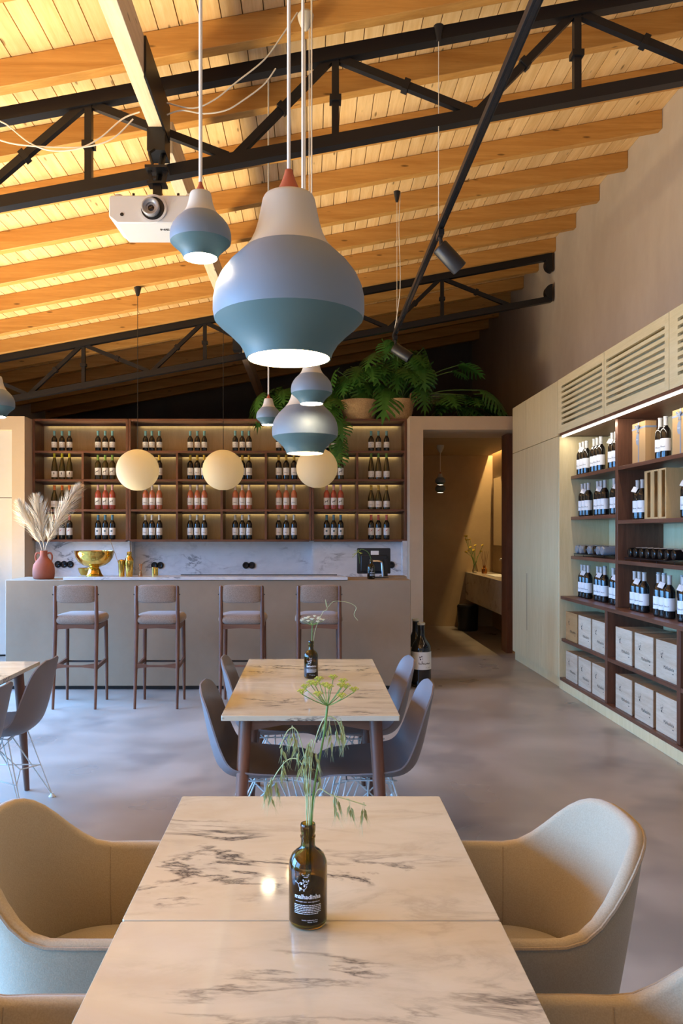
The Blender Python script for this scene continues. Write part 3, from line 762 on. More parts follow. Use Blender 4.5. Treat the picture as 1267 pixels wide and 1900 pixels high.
# giant bottles on the floor by the bar
g = bottle('magnum', 'glass_dark', 'ivory', None, (1.075, 7.47, 0), 'giant wine bottle standing on the floor at the bar end', 'giant bottles on the floor', .1, name='giant_bottle')
lb = [k for k in KIDS[g.name] if k.name.startswith('label')][0]
pm = B(); pm.add(script(.12, .030, 4, 12)); pm.map(lambda x, y, z: (x+.01, y+.052, z))
for (cx, cy, rx, ry) in ((-.035, .120, .006, .010), (-.018, .128, .005, .008), (-.030, .100, .007, .008), (-.012, .105, .003, .005)): blob(pm, cx, cy, rx, ry)
blob(pm, .045, .020, .026, .0022)
put('print', wrap(pm, .0972, .175), M['ink'], lb)
bottle('magnum', 'glass_dark', 'ivory', None, (1.065, 7.80, 0), 'second giant bottle mostly hidden behind the front one', 'giant bottles on the floor', .4)
# ------------------------------------------------------------------ tables
def rrect(x0, x1, y0, y1, r=.006): return [(x0+r, y0), (x1-r, y0), (x1, y0+r), (x1, y1-r), (x1-r, y1), (x0+r, y1), (x0, y1-r), (x0, y0+r)]
def table(cx, y0, y1, label, halves=2):
    t = thing('dining_table', label, 'table', (cx, (y0+y1)/2, 0), group='marble-topped dining tables')
    L = y1-y0; W = .742
    for i in range(halves):
        a = -L/2+L*i/halves; c = a+L/halves
        put('tabletop', B().prism(rrect(-W/2, W/2, a+.0016, c-.0016, .004), 'z', .718, .740), M['marble'], t, bev=.0015)
    for i in range(halves):
        for e in (0, 1):
            yb = -L/2+L/halves*i+(.09 if e == 0 else L/halves-.09)
            for sx in (-1, 1):
                sy = -1 if e == 0 else 1
                p = [Vector((sx*.275, yb, .715)), Vector((sx*.290, yb+sy*.012, .45)), Vector((sx*.315, yb+sy*.03, 0))]
                put('leg', B().tube(p, [.029, .027, .015], 14), M['walnutV'], t)
            put('cross_rail', B().prism([(-.27, .715), (.27, .715), (.27, .655), (.12, .682), (-.12, .682), (-.27, .655)], 'y', yb-.011, yb+.011), M['walnut'], t)
        for sx in (-1, 1):
            put('side_rail', B().box(sx*.265-.011, sx*.265+.011, -L/2+L/halves*i+.1, -L/2+L/halves*(i+1)-.1, .668, .715), M['walnutY'], t)
    return t
table(.0, .79, 2.208, 'large marble-topped table in the foreground')
table(-.002, 3.172, 4.60, 'marble-topped table in the middle of the room')
table(-1.968, 3.10, 4.515, 'marble-topped table cut off by the left picture edge')

# ------------------------------------------------------------------ moulded shell chairs on wire bases
def shell_chair(label, loc, rz):
    t = thing('shell_chair', label, 'chair', loc, rz, 'moulded shell chairs around the tables')
    ctl = [(.240, .405, .150, .000), (.232, .432, .185, .005), (.17, .444, .210, .022), (.06, .432, .226, .045), (-.06, .424, .232, .062), (-.15, .435, .232, .072),
           (-.205, .480, .228, .072), (-.235, .56, .222, .062), (-.255, .65, .214, .05), (-.272, .74, .196, .036), (-.283, .795, .160, .02), (-.288, .822, .085, .008)]
    prof = spline([(a, b_, c) for a, b_, c, d_ in ctl], 4); curl = spline([(d_, 0, 0) for a, b_, c, d_ in ctl], 4)
    n_ = len(prof); rows = []; rows2 = []
    for i in range(n_):
        a = prof[max(i-1, 0)]; c = prof[min(i+1, n_-1)]
        d = Vector((c.x-a.x, 0, c.y-a.y)).normalized(); nn = Vector((d.z, 0, -d.x))   # into the sitter side
        if nn.z < 0 and nn.x < 0: nn = -nn
        r1 = []; r2 = []
        for k in range(17):
            v = -1+2*k/16
            # round the ends: edge rows pull in
            base = Vector((prof[i].x, v*prof[i].z, prof[i].y)) + nn*(curl[i].x*abs(v)**2.6)
            r1.append(base); r2.append(base - nn*.007)
        rows.append(r1); rows2.append(r2)
    b = B(); b.grid(rows); n0 = len(b.v); b.grid(rows2); nc = 17
    for i in range(n_-1):
        for k in (0, nc-1):
            b.f.append((i*nc+k, (i+1)*nc+k, n0+(i+1)*nc+k, n0+i*nc+k))
    for k in range(nc-1):
        for i in (0, n_-1):
            b.f.append((i*nc+k, i*nc+k+1, n0+i*nc+k+1, n0+i*nc+k))
    put('seat_shell', b, M['shell'], t, sharp=50)
    F = {}; 
    for sx in (-1, 1):
        for sy in (-1, 1):
            F[sx, sy] = Vector((sx*.205-.01, sy*.215, .012))
            put('foot_glide', B().lathe([(0, 0), (.017, 0), (.019, .004), (.011, .012), (.007, .022), (0, .022)], 12), M['wire'], t, (F[sx, sy].x, F[sx, sy].y, 0))
    R = .0036
    def rod(*p): put('rod', B().tube(p, R, 6), M['wire'], t)
    top = .418
    for sx in (-1, 1):
        for sy in (-1, 1):
            rod((sx*.10, sy*.13, top), F[sx, sy]); rod((sx*.03, sy*.05, top), F[sx, sy])
    for sx in (-1, 1):
        mid = Vector((sx*.11-.005, 0, .22))
        for sy in (-1, 1): rod(mid, Vector((sx*.155-.008, sy*.17, .19)) if False else F[sx, sy].lerp(Vector((sx*.10, sy*.13, top)), .45))
        rod(mid, (-sx*.10, 0, top))
    for sy in (-1, 1):
        mid = Vector((0, sy*.12, .21))
        for sx in (-1, 1): rod(mid, F[sx, sy].lerp(Vector((sx*.10, sy*.13, top)), .45))
        rod(mid, (0, -sy*.10, top))
    for sy in (-1, 1): rod((-.12, sy*.13, top), (.12, sy*.13, top))
    for sx in (-1, 1): rod((sx*.10, -.14, top), (sx*.10, .14, top))
    return t
c0 = shell_chair('grey-brown shell chair at the left near corner of the middle table', (-.205, 3.46, 0), 0)
def cc(loc, rz, label): copy_tree(c0, loc, rz, label)
cc((-.195, 4.17, 0), .03, 'grey-brown shell chair at the left far corner of the middle table')
cc((.258, 3.47, 0), PI-.02, 'grey-brown shell chair at the right near corner of the middle table')
cc((.262, 4.14, 0), PI+.03, 'grey-brown shell chair at the right far corner of the middle table')
cc((-1.685, 4.13, 0), PI, 'grey-brown shell chair beside the far left table, fully in view')
cc((-1.655, 3.40, 0), PI, 'shell chair of which only the back edge shows at left picture edge')

# ------------------------------------------------------------------ upholstered tub armchairs
def tub_chair(label, loc, rz):
    t = thing('tub_armchair', label, 'armchair', loc, rz, 'upholstered tub armchairs at the foreground table')
    NT = 56
    def outline(u, W, A, xf):        # u in 0..1, local forward +x
        la = .28
        if u < la: return Vector((xf+(-.02-xf)*(u/la), -W, 0)), 0.0
        if u > 1-la: return Vector((xf+(-.02-xf)*((1-u)/la), W, 0)), 0.0
        ph = (u-la)/(1-2*la)*PI
        e = .84
        sx_ = math.copysign(abs(math.sin(ph))**e, math.sin(ph)); cy = math.copysign(abs(math.cos(ph))**e, math.cos(ph))
        return Vector((-.02-A*sx_, -W*cy, 0)), math.sin(ph)
    def sstep(a, b_, x): x = max(0, min(1, (x-a)/(b_-a))); return x*x*(3-2*x)
    th = .034
    rows = []; rim = []; inner_low = []; under = []
    for i in range(NT+1):
        u = i/NT
        pt, s_ = outline(u, .270, .315, .24); pb, _ = outline(u, .215, .225, .20)
        h_ = .658+.168*sstep(.18, 1.0, s_)
        # plan normal (inwards)
        p1, _ = outline(min(u+.004, 1), .270, .315, .24); p0, _ = outline(max(u-.004, 0), .270, .315, .24)
        tg = (p1-p0).normalized(); inn = Vector((tg.y, -tg.x, 0))
        if inn.dot(Vector((.02, 0, 0))-Vector((pt.x, pt.y, 0))) < 0: inn = -inn
        if u < .28: inn = Vector((0, 1, 0))
        elif u > .72: inn = Vector((0, -1, 0))
        sec = []
        for k in range(9):
            f = k/8; q = pb.lerp(pt, f**.80); q.z = .31+(h_-.016-.31)*f; sec.append(q)
        for k in range(1, 6):
            a = PI*k/6; q = pt + inn*(th/2-math.cos(a)*th/2); q.z = h_-.016+math.sin(a)*.016; sec.append(q)
        for k in range(7):
            f = 1-k/6; q = pb.lerp(pt, (.38+.62*f)**.80) + inn*(th+.012*math.sin(PI*f)); q.z = .43+(h_-.016-.43)*f; sec.append(q)
        rows.append(sec); rim.append(pt+Vector((0, 0, h_-.010))-inn*.001); inner_low.append(sec[-1].copy()); under.append(sec[0].copy())
    b = B(); b.grid(rows)
    b.f.append(tuple(range(len(rows[0])))); m_ = len(rows[0]); b.f.append(tuple(NT*m_+k for k in range(m_))[::-1])
    put('tub_shell', b, M['tub'], t, sharp=60)
    put('rim_piping', B().tube(rim, .0042, 6), M['piping'], t)
    for i in (int(NT*.31), NT-int(NT*.31)):
        pts = [r + Vector((0, 0, 0)) for r in rows[i][13:]]
        put('seam', B().tube([p for p in pts], .0016, 5), M['piping'], t)
    # seat cushion
    c_ = Vector((.02, 0, 0)); ring = [Vector((p.x, p.y*1.0, 0)) for p in inner_low]
    ring += [Vector((.235, y, 0)) for y in (.15, .05, -.05, -.15)]
    rows = []
    for (sc, z) in ((.99, .33), (.99, .425), (.965, .450), (.90, .466), (.6, .474), (.25, .477), (.02, .478)):
        rows.append([Vector((c_.x+(p.x-c_.x)*sc, p.y*sc, z)) for p in ring])
    b = B(); b.grid(rows, True); put('seat_cushion', b, M['tub'], t, sharp=70)
    b = B(); n_ = len(under); b.v = [tuple(p) for p in under]; b.f = [tuple(range(n_))]; put('base_panel', b, M['piping'], t)
    for sx in (-1, 1):
        for sy in (-1, 1):
            put('leg', B().tube([(sx*.12-.01, sy*.14, .33), (sx*.20-.01, sy*.21, 0)], [.017, .010], 10), M['walnutV'], t)
    return t
a0 = tub_chair('beige tub armchair left of the foreground table, fully in view', (-.455, 1.835, 0), .0)
copy_tree(a0, (.432, 1.835, 0), PI, 'beige tub armchair right of the foreground table, fully in view')
copy_tree(a0, (-.465, 1.135, 0), .0, 'beige tub armchair cut off at the lower left picture corner')
copy_tree(a0, (.455, 1.135, 0), PI, 'beige tub armchair cut off at the lower right picture corner')

# ------------------------------------------------------------------ bar stools
def stool(label, loc):
    t = thing('bar_stool', label, 'bar stool', loc, 0, 'walnut bar stools along the bar')
    # local origin under the rear legs; +y towards the bar
    for sx in (-1, 1):
        put('rear_leg', B().tube([(sx*.180, 0, 0), (sx*.178, .03, .35), (sx*.176, .055, .70), (sx*.176, .045, 1.03), (sx*.175, .043, 1.045)], [.012, .0165, .019, .015, .010], 10), M['walnutV'], t)
        put('front_leg', B().tube([(sx*.178, .38, 0), (sx*.176, .375, .35), (sx*.172, .365, .715)], [.012, .0165, .019], 10), M['walnutV'], t)
        put('side_stretcher', B().bar((sx*.178, .03, .345), (sx*.176, .375, .365), .018, .034), M['walnutY'], t)
        put('side_rail', B().bar((sx*.176, .05, .685), (sx*.172, .365, .70), .020, .045), M['walnutY'], t)
        put('back_screw', B().lathe([(0, 0), (.006, 0), (.006, .006), (0, .006)], 10), M['black'], t, (sx*.193, .045, .97), (0, sx*PI/2, 0))
    put('cross_stretcher', B().prism([(-.17, .385), (-.06, .368), (.06, .368), (.17, .385), (.17, .340), (.06, .352), (-.06, .352), (-.17, .340)], 'y', .022, .042), M['walnut'], t)
    put('foot_rest', B().tube([(-.176, .376, .345), (.176, .376, .345)], .009, 8), M['steel'], t)
    put('rear_rail', B().prism([(-.17, .715), (.17, .715), (.17, .672), (0, .682), (-.17, .672)], 'y', .045, .066), M['walnut'], t)
    put('front_rail', B().box(-.165, .165, .356, .374, .675, .715), M['walnut'], t)
    # seat pad
    rows = []
    def sq(w_, d_, z, e=.42):
        o = []
        for k in range(32):
            a = 2*PI*k/32; cx_ = math.copysign(abs(math.cos(a))**e, math.cos(a)); sy_ = math.copysign(abs(math.sin(a))**e, math.sin(a))
            o.append(Vector((w_*cx_, .225+d_*sy_, z)))
        return o
    for (w_, d_, z) in ((.150, .15, .712), (.190, .185, .716), (.208, .200, .738), (.208, .200, .760), (.192, .187, .785), (.14, .14, .798), (.06, .06, .802), (.003, .003, .803)): rows.append(sq(w_, d_, z))
    b = B(); b.grid(rows, True); put('seat_pad', b, M['stoolf'], t, sharp=80)
    # curved backrest pad
    rows = []
    for i in range(15):
        v = -1+2*i/14; x = v*.168; dy = -.020*(1-v*v)+.0
        e_ = (1-abs(v)**6)
        hw = .078*(.80+.20*e_); r = []
        for k in range(16):
            a = 2*PI*k/16; cz = math.copysign(abs(math.cos(a))**.35, math.cos(a)); cy = math.copysign(abs(math.sin(a))**.7, math.sin(a))
            r.append(Vector((x, .050+dy+.020*(.4+.6*e_)*cy, .975+hw*cz)))
        rows.append(r)
    b = B(); b.grid(rows, True); b.f.append(tuple(range(16))); b.f.append(tuple(14*16+k for k in range(16))[::-1])
    put('backrest_pad', b, M['stoolf'], t, sharp=80)
    return t
s0 = stool('wooden bar stool in front of the gold bowl, first from the left', (-2.010, 6.49, 0))
copy_tree(s0, (-1.318, 6.50, 0), 0, 'wooden bar stool second from the left')
copy_tree(s0, (-.594, 6.50, 0), 0, 'wooden bar stool third from the left, behind the middle table')
copy_tree(s0, (.068, 6.50, 0), 0, 'wooden bar stool at the right, behind the bottle vase')

# ------------------------------------------------------------------ bottle-shaped pendant lamps
LP = {'green': [(.106, 0), (.112, .018), (.126, .040), (.150, .064), (.174, .084), (.187, .098)],
      'grey': [(.187, .098), (.1905, .118), (.190, .150), (.184, .178), (.172, .205), (.150, .235), (.114, .270)],
      'white': [(.114, .270), (.098, .290), (.086, .315), (.077, .345), (.070, .380), (.066, .400), (.062, .408), (.040, .412)],
      'cap': [(.040, .410), (.034, .416), (.026, .430), (.018, .448), (.012, .465), (.010, .476), (0, .477)]}
def pendant(label, loc, d, top, small=False, glow='glow', power=0):
    k = d/.38
    if top > 3: top = zc(loc[0])-.001
    if glow == 'glow' and d < .3: glow = 'glow_hot'
    t = thing('pendant_lamp', label, 'pendant lamp', loc, 0, 'bottle-shaped pendant lamps')
    def pr(n_): return [(r*k, z*k) for r, z in LP[n_]]
    put('lower_shade', B().lathe(pr('green'), 48), M['l_green'], t, sharp=80); put('middle_shade', B().lathe(pr('grey'), 48), M['l_grey'], t, sharp=80)
    put('upper_shade', B().lathe(pr('white'), 48), M['l_white'], t, sharp=80); put('cap', B().lathe(pr('cap'), 32), M['l_cap'], t, sharp=80)
    put('inner_reflector', B().lathe([((r-.003)*k, (z+.0005)*k) for r, z in LP['green']]+[(.183*k, .11*k), (.12*k, .2*k)], 40), M['l_in'], t, sharp=80)
    put('light_disc', B().lathe([(0, .012*k), (.104*k, .012*k), (.107*k, .016*k), (0, .02*k)], 32), M[glow], t)
    put('cord', B().tube([(0, 0, .475*k), (0, 0, top-loc[2])], .0045, 8), M['white_cord'], t)
    return t
pendant('large bottle-shaped pendant hanging over the foreground table', (-.056, 1.93, 1.937), .38, zp(-.05))
pendant('small bottle-shaped pendant beside the projector', (-.272, 1.885, 2.175), .15, zp(-.27))
pendant('bottle-shaped pendant half hidden behind the large one', (-.024, 2.27, 2.20), .22, zp(0))
pendant('large bottle-shaped pendant over the middle table', (-.035, 4.42, 1.955), .38, zp(0))
pendant('medium bottle-shaped pendant hanging in front of the middle large one', (.003, 4.08, 2.185), .22, zp(0))
pendant('small bottle-shaped pendant over the middle table, left of the others', (-.263, 4.73, 2.165), .15, zp(-.26))
pendant('bottle-shaped pendant cut off by the left picture edge', (-1.845, 4.47, 2.175), .22, zp(-1.84))
# draped cords and the white ceiling rose
K = 4.30/1420
def dp(x, y, d=0): return ((x-577)*K, 4.26+d, 1.5+(988-y)*K)
r = thing('ceiling_rose', 'white teardrop ceiling rose on the near timber purlin', 'ceiling rose', (-.03, 4.235, 4.275))
put('cup', B().lathe([(0, 0), (.012, .004), (.030, .03), (.042, .065), (.045, .085), (.036, .10), (0, .104)], 24), M['l_white'], r)
put('loose_cord', B().tube([(.02, .0, .02), (.02, .0, -.62), (.02, .0, -1.24)], .0028, 6), M['white_cord'], r)
for lab, pts in (('upper white cable looping from ceiling rose to timber beam', [(552, 32), (520, 80), (490, 120), (440, 160), (400, 192), (360, 208), (312, 198)]),
                 ('lower white cable sagging between near truss and timber beam', [(512, 135), (490, 165), (450, 195), (420, 212), (380, 218), (340, 212), (312, 220)]),
                 ('white cable sagging left of the projector towards picture edge', [(262, 215), (230, 228), (190, 262), (150, 282), (100, 286), (60, 272), (20, 240), (0, 228), (-40, 190)]),
                 ('lower white cable sagging left of the projector', [(250, 228), (215, 262), (170, 278), (110, 280), (40, 275), (0, 265), (-50, 245)])):
    o = put('cable', B().tube(spline([dp(*p) for p in pts], 6), .0042, 6), M['white_cord'])
    tag(o, lab, 'cable', 'white cables draped under the ceiling')

# ------------------------------------------------------------------ paper lanterns
def lantern(label, x, y, z, R):
    t = thing('paper_lantern', label, 'lantern', (x, y, z), 0, 'round paper lanterns over the bar')
    pr = []
    n_ = 64
    for i in range(n_+1):
        a = -PI/2*.90+PI*.90*i/n_
        rr = R*(1.0+(.010 if i % 2 else 0))
        pr.append((rr*math.cos(a), R*.98*math.sin(a)))
    put('shade', B().lathe(pr, 40), M['paper'], t, sharp=180)
    put('top_ring', B().tube([(R*.16*math.cos(a), R*.16*math.sin(a), R*.965) for a in [2*PI*i/16 for i in range(16)]], .003, 5, True), M['steel'], t)
    put('wire', B().tube([(0, 0, R*.2), (0, 0, zp(x)-z-.02)], .0032, 6), M['black'], t)
    put('bulb', B().lathe([(0, -.03), (.025, -.012), (.03, .01), (.018, .04), (.012, .06)], 12), M['glow_lantern'], t)
    put('ceiling_cup', B().lathe([(0, -.085), (.016, -.085), (.038, -.005), (.038, 0), (0, 0)], 18), M['black'], t, (0, 0, zp(x)-z-.001))
M['glow_lantern'] = plain('lantern_bulb', (1, .9, .7), .5, emit=(1.0, .8, .5), es=9)
M['paper'].node_tree.nodes['Principled BSDF'].inputs['Subsurface Weight'].default_value = 0
def paper_mat():
    m = bpy.data.materials.new('washi_paper'); m.use_nodes = True; nt = m.node_tree; nt.nodes.clear()
    o = nt.nodes.new('ShaderNodeOutputMaterial'); mx = nt.nodes.new('ShaderNodeMixShader')
    d = nt.nodes.new('ShaderNodeBsdfDiffuse'); tl = nt.nodes.new('ShaderNodeBsdfTranslucent')
    d.inputs[0].default_value = (.82, .74, .54, 1); tl.inputs[0].default_value = (.85, .74, .50, 1); mx.inputs[0].default_value = .4
    nt.links.new(d.outputs[0], mx.inputs[1]); nt.links.new(tl.outputs[0], mx.inputs[2]); nt.links.new(mx.outputs[0], o.inputs[0]); return m
M['paper'] = paper_mat()
lantern('round paper lantern at the left of the three', -1.762, 7.78, 2.135, .214)
lantern('round paper lantern in the middle of the three', -.893, 7.78, 2.135, .209)
lantern('round paper lantern at the right, behind the middle pendant', .060, 7.78, 2.157, .209)

# ------------------------------------------------------------------ track light rail
tr = thing('track_rail', 'long black lighting track hung below the ceiling on thin wires', 'light track', (.745, 2.0, 3.245))
put('channel', B().box(-.018, .018, -3.4, 4.88, 0, .034), M['steel'], tr, bev=.002)
put('groove', B().box(-.008, .008, -3.35, 4.83, -.004, 0), M['black_gloss'], tr)
for y in (4.47, 6.64):
    put('hanging_wire', B().tube([(0, y-2, .034), (0, y-2, zp(.745)-3.245-.04)], .0022, 6), M['white_cord'], tr)
    put('ceiling_cup', B().lathe([(0, -.09), (.012, -.09), (.030, 0), (0, 0)], 16), M['black'], tr, (0, y-2, zp(.745)-3.245-.001))
put('feed_cable', B().tube(spline([(.03, 4.64, 1.2), (.02, 4.66, .9), (.035, 4.7, .4), (.0, 4.86, .05)], 6), .003, 6), M['white_cord'], tr)
def spot(y, label, d):
    t = thing('track_spotlight', label, 'spotlight', (.745, y, 3.235), 0, 'black spotlights on the track')
    put('adapter', B().box(-.016, .016, -.05, .05, -.03, .0), M['steel'], t)
    put('arm', B().tube([(0, 0, -.03), (.01, 0, -.09)], .012, 8), M['steel'], t)
    q = Vector(d).to_track_quat('Z', 'Y').to_euler()
    put('housing', B().lathe([(0, -.06), (.042, -.06), (.048, -.052), (.048, .115), (.044, .118), (.044, .085), (0, .08)], 28), M['black'], t, (.035, .0, -.125), q)
    put('lens', B().lathe([(0, .09), (.043, .09)], 24), M['lens'], t, (.035, .0, -.125), q)
spot(4.42, 'black cylindrical spotlight midway along the track', (.55, .15, -.52))
spot(6.78, 'black cylindrical spotlight at the far end of the track', (.62, -.1, -.45))

# ------------------------------------------------------------------ projector
pj = thing('projector', 'white ceiling projector hanging beneath the near truss', 'projector', (-.838, 4.06, 3.142))
case = B(); fr = [(-.235, .035), (-.19, .0), (.19, .0), (.235, .035), (.235, .135), (.225, .148), (-.225, .148), (-.235, .135)]
case.grid([[Vector((x, 0, z)) for x, z in fr], [Vector((x*.97, .28, z)) for x, z in fr]], True); case.f.append(tuple(range(8))); case.f.append(tuple(range(8, 16))[::-1])
put('case', case, M['proj'], pj, bev=.006)
put('lens_bezel', B().lathe([(.062, .0), (.072, .0), (.074, .008), (.062, .008)], 40), M['proj'], pj, (.0, -.001, .075), (PI/2, 0, 0))
put('lens_recess', B().lathe([(0, 0), (.063, 0)], 32), M['black'], pj, (.0, -.003, .075), (PI/2, 0, 0))
ln = put('lens_barrel', B().lathe([(.046, -.0), (.048, .030), (.044, .036), (.039, .036), (.034, .026), (.026, .022), (.024, .010), (.016, .008)], 32), M['proj_grey'], pj, (-.008, -.004, .075), (PI/2, 0, 0))
put('lens_glass', B().lathe([(0, .012), (.010, .011), (.020, .007)], 24), M['lens'], ln)
put('sensor', B().lathe([(0, .002), (.008, .002), (.010, 0)], 16), M['black'], pj, (-.165, -.002, .045), (PI/2, 0, 0))
for x in (-.19, .19): put('foot', B().lathe([(0, .012), (.020, .012), (.021, 0)], 16), M['proj'], pj, (x, .03, .148))
for x in (-.115, .125): put('bolt', B().lathe([(0, .03), (.007, .03), (.007, .012), (.016, .010), (.016, 0)], 10), M['black'], pj, (x, .05, .148))
put('mount_collar', B().lathe([(.045, 0), (.045, .025), (.032, .036), (0, .036)], 20), M['proj'], pj, (.01, .12, .148))
mt = B().box(-.022, .022, .10, .14, .184, .26).box(-.05, .05, .08, .16, .25, .262).bar((-.03, .12, .26), (-.045, .12, .33), .02, .02).bar((.03, .12, .26), (.045, .12, .33), .02, .02).box(-.06, .06, .07, .17, .33, .345).tube([(0, .12, .25), (0, .28, .50), (0, .40, .54)], .018, 8).tube([(-.02, .12, .34), (-.05, .14, .44), (-.04, .22, .50)], .008, 6)
put('mount', mt, M['steel'], pj)
lg = text('NEC', .034, 0, .0008); lg.map(lambda x, y, z: (x*1.2, y, 0)); put('lettering', lg, M['ink'], pj, (.06, .10, -.0012), (PI, 0, 0))
# ------------------------------------------------------------------ things on the bar
ZB = 1.0475; ZW = 1.0745
jug = thing('terracotta_jug', 'terracotta jug with two handles holding pampas grass', 'jug', (-2.605, 7.46, ZB))
put('body', B().lathe([(0, 0), (.085, 0), (.098, .008), (.104, .05), (.103, .10), (.095, .14), (.072, .175), (.045, .205), (.035, .225), (.033, .262), (.037, .276), (.031, .276), (.028, .23), (0, .225)], 36), M['terracotta'], jug, sharp=60)
for sx in (-1, 1):
    put('handle', B().tube(spline([(sx*.030, 0, .245), (sx*.060, 0, .255), (sx*.078, 0, .235), (sx*.080, 0, .200), (sx*.070, 0, .165)], 5), [.009]*21, 8), M['terracotta'], jug)
def plume(label, base, pts, w_):
    t = thing('pampas_plume', label, 'pampas grass', base, 0, 'pampas plumes in the terracotta jug')
    sp_ = spline(pts, 8); n_ = len(sp_)
    put('stem', B().tube(sp_, [.003]*n_, 6), M['pampas'], t)
    b = B(); rr = random.Random(len(label))
    for i in range(1100):
        f = .30+.70*rr.random()**.9; idx = min(int(f*(n_-1)), n_-2); p = sp_[idx].lerp(sp_[idx+1], f*(n_-1)-idx)
        d = (sp_[idx+1]-sp_[idx]).normalized(); a = rr.uniform(0, 2*PI)
        o1 = d.orthogonal().normalized(); o2 = d.cross(o1); out = o1*math.cos(a)+o2*math.sin(a)
        L = w_*(math.sin(PI*min(1, (f-.26)/.74)**.8)*.9+.35)*rr.uniform(.5, 1.35)
        tip = p + d*L*1.25 + out*L*rr.uniform(.45, 1.0) + Vector((0, 0, -L*.15)); mid = p+(tip-p)*.5+out*L*.10
        sd = d.cross(out).normalized()*.0022
        b.poly([p-sd*.6, p+sd*.6, mid+sd, mid-sd]); b.poly([mid-sd, mid+sd, tip])
    o = put('plume', b, M['pampas'], t); o['kind'] = 'stuff'
zj = ZB+.20
plume('pampas plume leaning left in the jug', (-2.605, 7.46, zj), [(-.005, 0, 0), (-.03, 0, .12), (-.09, 0, .28), (-.165, .0, .40), (-.235, -.02, .55)], .085)
plume('pampas plume standing upright in the jug', (-2.605, 7.46, zj), [(0, 0.008, 0), (-.005, .01, .12), (-.03, .02, .30), (-.055, .02, .46), (-.075, .01, .60)], .095)
plume('long pampas plume leaning right over the bottles', (-2.605, 7.46, zj), [(.006, -.006, 0), (.03, -.02, .12), (.12, -.03, .32), (.23, -.02, .52), (.345, .0, .70)], .10)

bowl = thing('punch_bowl', 'large polished brass pedestal bowl on the bar', 'bowl', (-2.115, 7.47, ZW))
put('cup', B().lathe([(.030, .085), (.06, .092), (.11, .110), (.150, .140), (.176, .180), (.186, .220), (.190, .245), (.192, .247), (.186, .247), (.18, .22), (.165, .17), (.12, .12), (.05, .10), (0, .098)], 48), M['brass'], bowl, sharp=60)
put('pedestal', B().lathe([(0, 0), (.085, 0), (.086, .006), (.072, .018), (.063, .04), (.055, .066), (.045, .080), (.050, .086), (.045, .094), (0, .094)], 40), M['brass'], bowl, sharp=50)
o = put('cup', B().lathe([(0, 0), (.04, 0), (.06, .012), (.085, .05), (.095, .09), (.096, .092), (.092, .092), (.08, .05), (.05, .015), (0, .012)], 36), M['brass'], thing('small_bowl', 'small brass bowl behind the pedestal bowl', 'bowl', (-2.27, 7.80-.02, ZB)))
shk = thing('cocktail_shaker', 'brass cocktail shaker beside the mixing cup', 'shaker', (-1.762, 7.42, ZW))
put('tin', B().lathe([(0, 0), (.030, 0), (.032, .004), (.042, .135), (.042, .145)], 30), M['brass'], shk); put('shoulder', B().lathe([(.042, .145), (.043, .150), (.040, .165), (.027, .190), (.023, .200), (.023, .204)], 30), M['brass'], shk); put('lid', B().lathe([(.0235, .203), (.0245, .206), (.023, .235), (.018, .240), (0, .241)], 24), M['brass'], shk)
mc = thing('mixing_cup', 'tall brass mixing cup with a bar spoon leaning in it', 'cup', (-1.838, 7.43, ZW))
put('cup', B().lathe([(0, 0), (.027, 0), (.028, .004), (.034, .15), (.036, .152), (.033, .152), (.026, .006), (0, .006)], 28), M['brass'], mc)
put('strainer', B().lathe([(0, .165), (.028, .160), (.034, .153), (0, .153)], 20), M['brass'], mc)
spn = thing('bar_spoon', 'long thin brass bar spoon leaning to the left', 'spoon', (-1.838, 7.43, ZW+.01)); put('handle', B().tube([(.01, 0, 0), (-.115, .01, .345)], .0022, 6), M['brass'], spn); put('tip', B().lathe([(0, -.008), (.006, 0), (0, .008)], 10), M['brass'], spn, (-.115, .01, .345))
jg = thing('jigger', 'copper double-ended jigger on the bar', 'jigger', (-1.655, 7.43, ZW)); put('cup', B().lathe([(0, 0), (.020, 0), (.021, .003), (.009, .050), (.009, .056)], 22), M['copper'], jg); put('upper_cup', B().lathe([(.009, .056), (.019, .120), (.0175, .120), (.008, .06), (0, .058)], 22), M['copper'], jg)
cu = thing('small_cup', 'small brass cup in front of the sockets', 'cup', (-1.548, 7.60, ZW)); put('wall', B().lathe([(0, 0), (.030, 0), (.030, .078), (.027, .078), (.027, .004), (0, .004)], 24), M['brass'], cu); put('band', B().lathe([(.0303, .068), (.0315, .070), (.0315, .076), (.0303, .078)], 24), M['brass'], cu)

# till screen
pos = thing('till_screen', 'black till screen seen from behind on the bar', 'screen', (.63, 7.70, ZB))
sc_ = put('screen', B().prism([(-.168, .046), (-.16, .038), (.16, .038), (.168, .046), (.168, .288), (.16, .296), (-.16, .296), (-.168, .288)], 'y', -.012, .012), M['black'], pos, rot=(.0, 0, 0), bev=.002)
put('housing', B().box(-.13, .13, -.040, -.0125, .06, .222), M['black'], sc_, bev=.006)
put('sticker', B().box(-.03, .05, -.0135, -.0125, .228, .268), M['label'], sc_)
put('stand', B().tube(spline([(-.005, -.045, .165), (.05, -.07, .165), (.075, -.078, .150), (.082, -.08, .08), (.088, -.08, .008)], 6), [.017]*25, 10, flat=.7), M['silver'], pos)
put('column', B().box(.098, .135, -.07, -.045, .0, .19), M['black'], pos); put('foot', B().box(-.06, .14, -.11, .05, 0, .008), M['black'], pos, bev=.003)

